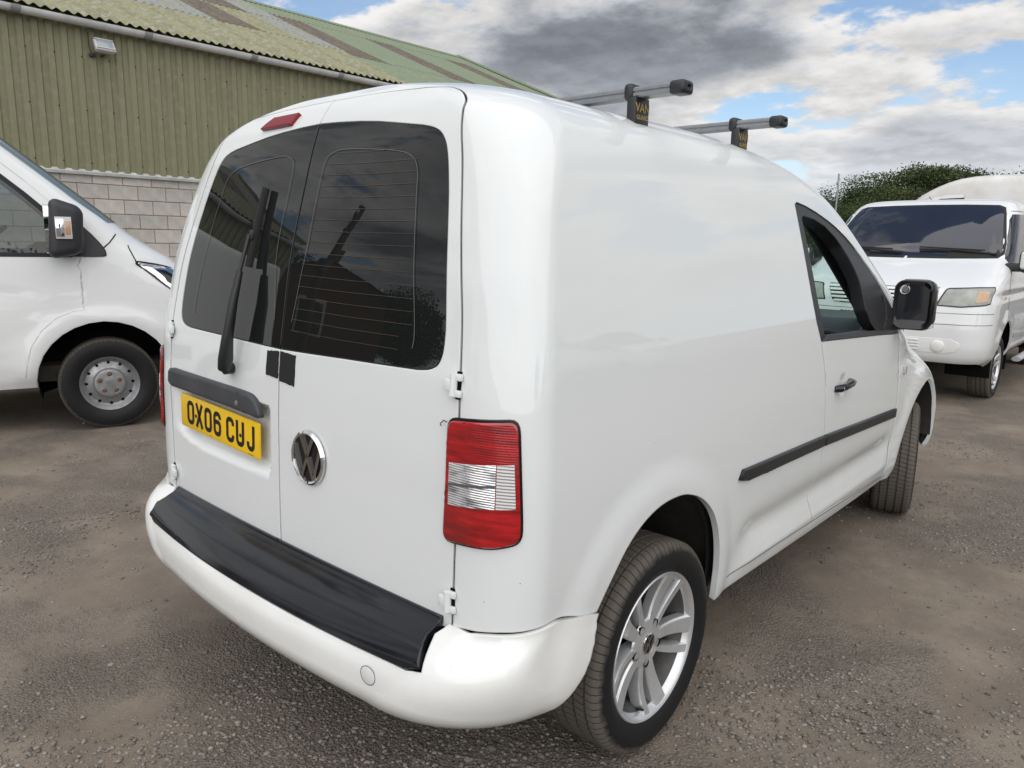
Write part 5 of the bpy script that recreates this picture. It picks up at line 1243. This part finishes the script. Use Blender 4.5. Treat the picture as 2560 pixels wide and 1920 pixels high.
# cladding sheets with a trapezoid profile, pitch .19
def clad_profile(y0, y1, pitch, depth):
    pts = []; k0 = int(round((y1-y0)/pitch))
    for k in range(k0):
        b = y0+k*pitch
        pts += [(b,0),(b+pitch*.36,0),(b+pitch*.46,depth),(b+pitch*.86,depth),(b+pitch*.99,0)]
    return pts+[(y1,0)]
yc = Y0; ns = 0
prof = clad_profile(0, .95, .19, .034); V = []
for (y, d) in prof: V += [(.012+d, y, ZF+.03), (.012+d, y, ZE+.12)]
F = [(2*i, 2*i+2, 2*i+3, 2*i+1) for i in range(len(prof)-1)]
cm = bpy.data.meshes.new('cladding_sheet'); cm.from_pydata(V, [], F); cm.materials.append(MAT['olive'])
while yc < Y1-.5:
    o = bpy.data.objects.new('cladding_sheet', cm); COL.objects.link(o); o.parent = shed; o.location = (.002*(ns % 2), yc, 0); yc += .95; ns += 1
# cladding screws in rows
sm = bpy.data.meshes.new('cladding_screw'); bm = bmesh.new(); bmesh.ops.create_uvsphere(bm, u_segments=8, v_segments=5, radius=.011); bm.to_mesh(sm); bm.free(); sm.materials.append(MAT['seal'])
for zz in (2.52, 3.30, 4.05):
    y = .45
    while y < 9:
        o = bpy.data.objects.new('cladding_screw', sm); COL.objects.link(o); o.parent = shed; o.location = (.05, y+.125+random.uniform(-.01,.01), zz+random.uniform(-.015,.015)); y += .38
# flashing between block and cladding
wpart('flashing', [(WX-.01,Y0,ZF-.035),(WX+.05,Y0,ZF-.03),(WX+.06,Y0,ZF+.01),(WX+.015,Y0,ZF+.05),(WX-.01,Y1,ZF-.035),(WX+.05,Y1,ZF-.03),(WX+.06,Y1,ZF+.01),(WX+.015,Y1,ZF+.05)], [(0,4,5,1),(1,5,6,2),(2,6,7,3)], 'flash', 20)
# gutter in lengths with joint straps
def half_pipe(name, y0, y1, r, m, x, z, parent):
    V = []; F = []; n = 12
    for y in (y0, y1):
        for i in range(n+1):
            a = math.pi+math.pi*i/n; V.append((x-WX+r*math.cos(a)+r*.2, y, z+r*math.sin(a)))
    for i in range(n): F.append((i, i+1, n+2+i, n+1+i))
    return mesh(name, V, F, m, parent, 60)
GX = WX+.17
MAT['gutter_joint'] = mat('grey_gutter_joint', (.26, .265, .27), .6)
MAT['glass_lamp'] = mat('lamp_glass', (.30, .34, .36), .15, spec=.7)
y = Y0
while y < 9.0:
    g = half_pipe('gutter', y, min(y+1.78, 9.05), .088, 'gutter', GX, ZE+.05, shed)
    half_pipe('gutter_joint', min(y+1.78, 9.05)-.07, min(y+1.78, 9.05)+.05, .094, 'gutter_joint', GX, ZE+.051, shed); y += 1.80
# roof sheets
sl = math.hypot(RX-GX, RZ-ZE-.13); ux, uz = (RX-(GX-.02))/sl, (RZ-ZE-.13)/sl
def roof_sheet_mesh(m, t0, t1, pitch=.146, amp=.026, wid=1.022, lift=0):
    V = []; n = int(round(wid/pitch))*6
    for t in (t0, t1):
        for i in range(n+1):
            y = wid*i/n; h = amp*math.sin(2*math.pi*y/pitch)+lift
            V.append(((GX-.02-WX)+ux*sl*t-uz*h, y, ZE+.13+uz*sl*t-ux*h))
    F = [(i, i+1, n+2+i, n+1+i) for i in range(n)]
    me = bpy.data.meshes.new('roof_sheet'); me.from_pydata(V, [], F); me.shade_smooth(); me.materials.append(MAT[m]); return me
rs = {}
def roof_sheet(m, t0, t1, y, amp=.026, lift=0):
    k = (m, t0, t1, amp, lift)
    if k not in rs: rs[k] = roof_sheet_mesh(m, t0, t1, amp=amp, lift=lift)
    o = bpy.data.objects.new('roof_sheet', rs[k]); COL.objects.link(o); o.parent = shed; o.location = (0, y, 0)
y = Y0; k = 0
while y < Y1-.9:
    if y < 8.9:
        roof_sheet('roof_moss', 0, .36, y, lift=.0)
        up = ('roof_grey', 'roof_brown', 'roof_moss', 'roof_grey')[k % 4]
        roof_sheet(up, .345, .68, y, lift=.012)
        roof_sheet(('roof_moss', 'roof_grey', 'roof_brown', 'roof_grey')[k % 4], .665, 1, y, lift=.024)
    else:
        br_ = (k % 3 == 1)
        roof_sheet('roof_green', 0, .30, y, .018); roof_sheet('roof_brown' if br_ else 'roof_green', .29, .80, y, .018, .010); roof_sheet('roof_green', .79, 1, y, .018, .020)
    y += 1.022; k += 1
yE = y
wpart('ridge_cap', [(RX+.22,Y0,RZ-.06),(RX,Y0,RZ+.06),(RX-.22,Y0,RZ-.06),(RX+.22,yE,RZ-.06),(RX,yE,RZ+.06),(RX-.22,yE,RZ-.06)], [(0,1,4,3),(1,2,5,4)], 'roof_green')
wpart('back_roof', [(RX,Y0,RZ),(RX,yE,RZ),(RX-7.2,yE,ZE),(RX-7.2,Y0,ZE)], [(0,1,2,3)], 'roof_green')
wpart('gable_wall', [(WX-.05,yE-.15,0),(RX-7,yE-.15,0),(RX-7,yE-.15,ZE+.1),(RX,yE-.15,RZ-.1),(WX-.05,yE-.15,ZE+.1)], [(0,1,2,3,4)], 'olive')
wpart('gable_wall', [(WX-.05,Y0+.1,0),(RX-7,Y0+.1,0),(RX-7,Y0+.1,ZE+.1),(RX,Y0+.1,RZ-.1),(WX-.05,Y0+.1,ZE+.1)], [(4,3,2,1,0)], 'olive')
for dy, nm in ((yE-.02, 'verge_trim'), (Y0+.02, 'verge_trim')):
    tube(nm, [(GX-WX,dy,ZE+.20),(RX-WX,dy,RZ+.05)], .05, 'roof_green', shed, 6)
# floodlight under the eave
fl = empty('floodlight', (WX+.17, 3.12, 4.22), 0, 'small silver floodlight fixed to the cladding below the gutter', 'floodlight')
fr_ = Matrix.Rotation(R(-32), 4, 'Y')
box('lamp_body', (.10,.26,.17), (.02,0,0), 'gutter', fl, .02, 3, rot=fr_, taper=(0,1,1.15,1.15)); box('lamp_glass', (.006,.22,.135), (.075,0,-.0), 'glass_lamp', fl, .002, matrix=fr_)
box('lamp_frame', (.012,.27,.018), (.078,0,.078), 'flash', fl, .003, matrix=fr_); box('lamp_frame', (.012,.27,.018), (.078,0,-.078), 'flash', fl, .003, matrix=fr_)
box('bracket', (.12,.03,.02), (-.06,.0,-.11), 'van_black', fl, .004); box('junction_box', (.05,.08,.05), (-.09,-.14,-.12), 'van_black', fl, .006)
tube('cable', [(-.09,-.14,-.1),(-.1,-.17,-.02),(-.1,-.17,.2)], .006, 'seal', fl, 6)

# ================================================================== trees
def leaf_mat(name, a, b_):
    m = mat(name, a, .75, spec=.25, col2=b_, vscale=.55, vdetail=3, vlo=.35, vhi=.65); return m
MAT['leaf'] = leaf_mat('leaves', (.055, .085, .028), (.030, .050, .018)); MAT['leaf2'] = leaf_mat('leaves_olive', (.075, .095, .032), (.040, .058, .020))
MAT['bark'] = mat('bark', (.07, .055, .042), .95, var=.4, vscale=8)
def tree_meshes(h, w, clear, n, seed, lobes, leaf=.3):
    rg = np.random.default_rng(seed)
    # trunk and limbs
    V = []; F = []
    def limb(p0, p1, r0, r1, k=6, seg=4):
        nonlocal V, F
        p0 = np.array(p0, float); p1 = np.array(p1, float); b = len(V); bend = rg.uniform(-.06, .06, 3)*np.linalg.norm(p1-p0)
        for i in range(seg+1):
            t = i/seg; c = p0+(p1-p0)*t+bend*math.sin(math.pi*t); r = r0+(r1-r0)*t
            for j in range(k):
                a = 2*math.pi*j/k; V.append((c[0]+r*math.cos(a), c[1]+r*math.sin(a), c[2]))
        for i in range(seg):
            for j in range(k): F.append((b+i*k+j, b+i*k+(j+1) % k, b+(i+1)*k+(j+1) % k, b+(i+1)*k+j))
    C = []
    for i in range(lobes):
        a = 2*math.pi*(i+rg.random())/lobes; rr = w*.5*rg.uniform(.15, .72); z = clear+(h-clear)*rg.uniform(.25, .82)
        C.append((rr*math.cos(a), rr*math.sin(a), z, w*rg.uniform(.17, .30), (h-clear)*rg.uniform(.14, .24)))
    C.append((0, 0, h-(h-clear)*.25, w*.24, (h-clear)*.25))
    limb((0, 0, -.1), (rg.uniform(-.2, .2), rg.uniform(-.2, .2), h*.72), .022*h, .008*h, 8, 6)
    for c in C: limb((0, 0, clear*.6+(c[2]-clear*.6)*rg.uniform(.1, .4)), (c[0], c[1], c[2]), .010*h, .003*h)
    tm = bpy.data.meshes.new('trunk'); tm.from_pydata(V, [], F); tm.shade_smooth(); tm.materials.append(MAT['bark'])
    # crown: leaf clumps as small bent pairs of faces spread through the lobes
    LV = []; LF = []
    per = n//len(C)
    for c in C:
        d = rg.normal(size=(per, 3)); d /= np.linalg.norm(d, axis=1)[:, None]; r = rg.uniform(.35, 1.08, per)**.6
        P = np.array(c[:3])+d*r[:, None]*np.array([c[3], c[3], c[4]])*(1+.25*rg.normal(size=(per, 1))*.5)
        U = rg.normal(size=(per, 3)); U /= np.linalg.norm(U, axis=1)[:, None]; W = np.cross(U, d+.4*rg.normal(size=(per, 3))); W /= np.linalg.norm(W, axis=1)[:, None]+1e-9
        s = leaf*rg.uniform(.5, 1.3, (per, 1))
        b = len(LV)*1
        Q = np.stack([P-U*s-W*s*.5, P+U*s*.9-W*s*.3, P+U*s*.7+W*s*.6, P-U*s*.6+W*s*.5], 1).reshape(-1, 3)
        LV += Q.tolist(); LF += [(b+4*i, b+4*i+1, b+4*i+2, b+4*i+3) for i in range(per)]
    lm = bpy.data.meshes.new('crown'); lm.from_pydata(LV, [], LF)
    return tm, lm
TV = [tree_meshes(10, 8.5, 1.6, 17000, 11, 15, .115), tree_meshes(10, 9.5, 5.2, 9500, 12, 12, .11), tree_meshes(9, 8, .6, 17000, 13, 16, .115), tree_meshes(10.5, 7, 1.4, 15000, 14, 14, .115)]
def tree(v, loc, s, rz, label, group, m='leaf', name='tree'):
    r = empty(name, loc, rz, label, 'tree', group); r.scale = (s, s, s)
    link('trunk', TV[v][0], None, r)
    cm = TV[v][1].copy(); cm.materials.append(MAT[m]); link('crown', cm, None, r)
    return r
def along(px, depth, z=0.):
    """a ground point at the given distance in the direction of a picture column"""
    d = fw+rt*((px-1280)/1873.9); d = Vector((d.x, d.y, 0)).normalized(); c = Vector(CAM['loc']); return (c.x+d.x*depth, c.y+d.y*depth, z)
rows_ = [ # column, depth, variant, scale, words
    (2030, 92, 0, .93, 'left end of the back row'), (2105, 95, 3, .98, 'second from the left in the back row'), (2178, 90, 0, 1.02, 'third from the left in the back row'), (2232, 88, 1, 1.13, 'tallest of the back row, thin flat crown showing sky'),
    (2296, 90, 1, 1.10, 'thin crown showing sky, right of the tallest one'), (2350, 92, 3, 1.03, 'right of the two thin crowned ones'), (2404, 94, 0, 1.06, 'left of the high roof van in the back row'), (2475, 96, 3, 1.05, 'rising behind the high roof van')]
for i, (px, dp, v, s, wd) in enumerate(rows_): tree(v, along(px, dp, -.3), s*.9, i*1.3, 'dark green tree on the skyline, '+wd, 'trees on the skyline', 'leaf2' if v == 1 else 'leaf')
rows2 = [(2010, 74, .78), (2070, 72, .75), (2125, 70, .80), (2185, 72, .76), (2245, 70, .74), (2300, 71, .79), (2360, 72, .78), (2415, 70, .83), (2480, 72, .8)]
words = ('leftmost', 'second from left', 'third from left', 'fourth from left', 'fifth from left', 'sixth from left', 'seventh from left', 'eighth from left', 'rightmost')
for i, (px, dp, s) in enumerate(rows2): tree(2, along(px, dp, -.3), s*.8, i*2.1+.5, 'low bushy tree in the front row of the wood, '+words[i], 'front trees of the wood', 'leaf' if i % 2 else 'leaf2', 'bushy_tree')
lp = tube('lamp_post', [along(2048, 45, 0), along(2048, 45, 5.3)], .05, 'steel', None, 8); tag(lp, 'thin grey post standing in front of the wood, above the windscreen pillar', 'post')

# ================================================================== what stands behind the camera and shows in the glass and paint
MAT['brick_red'] = mat('dark_brick', (.12, .06, .045), .9, var=.4, vscale=12); MAT['slate'] = mat('slate_roof', (.06, .062, .068), .7, var=.3, vscale=6)
house = empty('house', (-21, -15, 0), R(35), 'dark gabled house mirrored low in the rear window glass', 'house')
mesh('wall', [(-4,-3,0),(4,-3,0),(4,3,0),(-4,3,0),(-4,-3,4.2),(4,-3,4.2),(4,3,4.2),(-4,3,4.2),(-4,0,6.4),(4,0,6.4)], [(0,1,5,4),(2,3,7,6),(1,2,6,9,5),(3,0,4,8,7)], 'brick_red', house)
rf = mesh('roof', [(-4.3,-3.4,4.0),(4.3,-3.4,4.0),(4.3,0,6.5),(-4.3,0,6.5),(-4.3,3.4,4.0),(4.3,3.4,4.0)], [(0,1,2,3),(3,2,5,4)], 'slate', house)
box('chimney', (.6,.6,1.4), (2.6,0,6.9), 'brick_red', rf, .02)
for x in (-2.4, 0, 2.4):
    for z in (1.2, 3.1):
        for sy in (-1, 1):
            f_ = box('window', (1.1,.08,1.1), (x,3.01*sy,z), 'flash', house, .01); box('pane', (.9,.1,.9), (x,3.02*sy,z), 'glass_van2', f_, .004)
f_ = box('window', (.08,1.2,1.1), (4.01,0,3.0), 'flash', house, .01); box('pane', (.1,1.0,.9), (4.02,0,3.0), 'glass_van2', f_, .004)
pole = empty('utility_pole', (-13.2, -9.6, 0), R(40), 'leaning wooden utility pole mirrored in the right rear window', 'pole')
tube('post', [(0,0,0),(.25,0,7.6)], .15, 'bark', pole, 10, radii=[.17,.11]); box('cross_arm', (1.7,.1,.12), (.24,0,7.0), 'bark', pole, .01); box('cross_arm', (1.1,.09,.1), (.23,.06,6.4), 'bark', pole, .01)
for x in (-.5, .24, .98): lathe('insulator', [(0,.03),(.05,.06),(.12,.05),(.18,.02)], 'gutter', pole, 10, 'Z', 40, Matrix.Translation((x,0,7.06)))
lathe('transformer', [(0,0),(0,.22),(.75,.22),(.80,.12),(.80,0)], 'van_black', pole, 16, 'Z', 40, Matrix.Translation((.42,.1,4.3)))
for k, (px_, py_) in enumerate(((-26,-26),(-20,-30),(-30,-19),(-14,-32),(-36,-14),(33,-12),(36,0),(35,12),(32,24))):
    tree((0, 3, 2)[k % 3], (px_, py_, -.2), .85+.1*(k % 3), k, 'dark tree mirrored along the horizon in the glass and paint of the foreground van', 'trees behind the camera', 'leaf')
b1 = copy_tree(t5); b1.location = (8.2, 5.2, -.004); b1.rotation_euler = (0, 0, R(82)); tag(b1, 'white van mirrored in the side panel of the foreground van, nearer one', 'van', 'vans mirrored in the paint')
b2 = copy_tree(relay); b2.location = (8.9, 9.0, -.004); b2.rotation_euler = (0, 0, R(86)); tag(b2, 'tall white van mirrored in the door of the foreground van, middle one of the row', 'van', 'vans mirrored in the paint')
b3 = copy_tree(t5); b3.location = (9.2, 12.6, -.004); b3.rotation_euler = (0, 0, R(88)); tag(b3, 'white van mirrored in the front wing of the foreground van, farther one', 'van', 'vans mirrored in the paint')
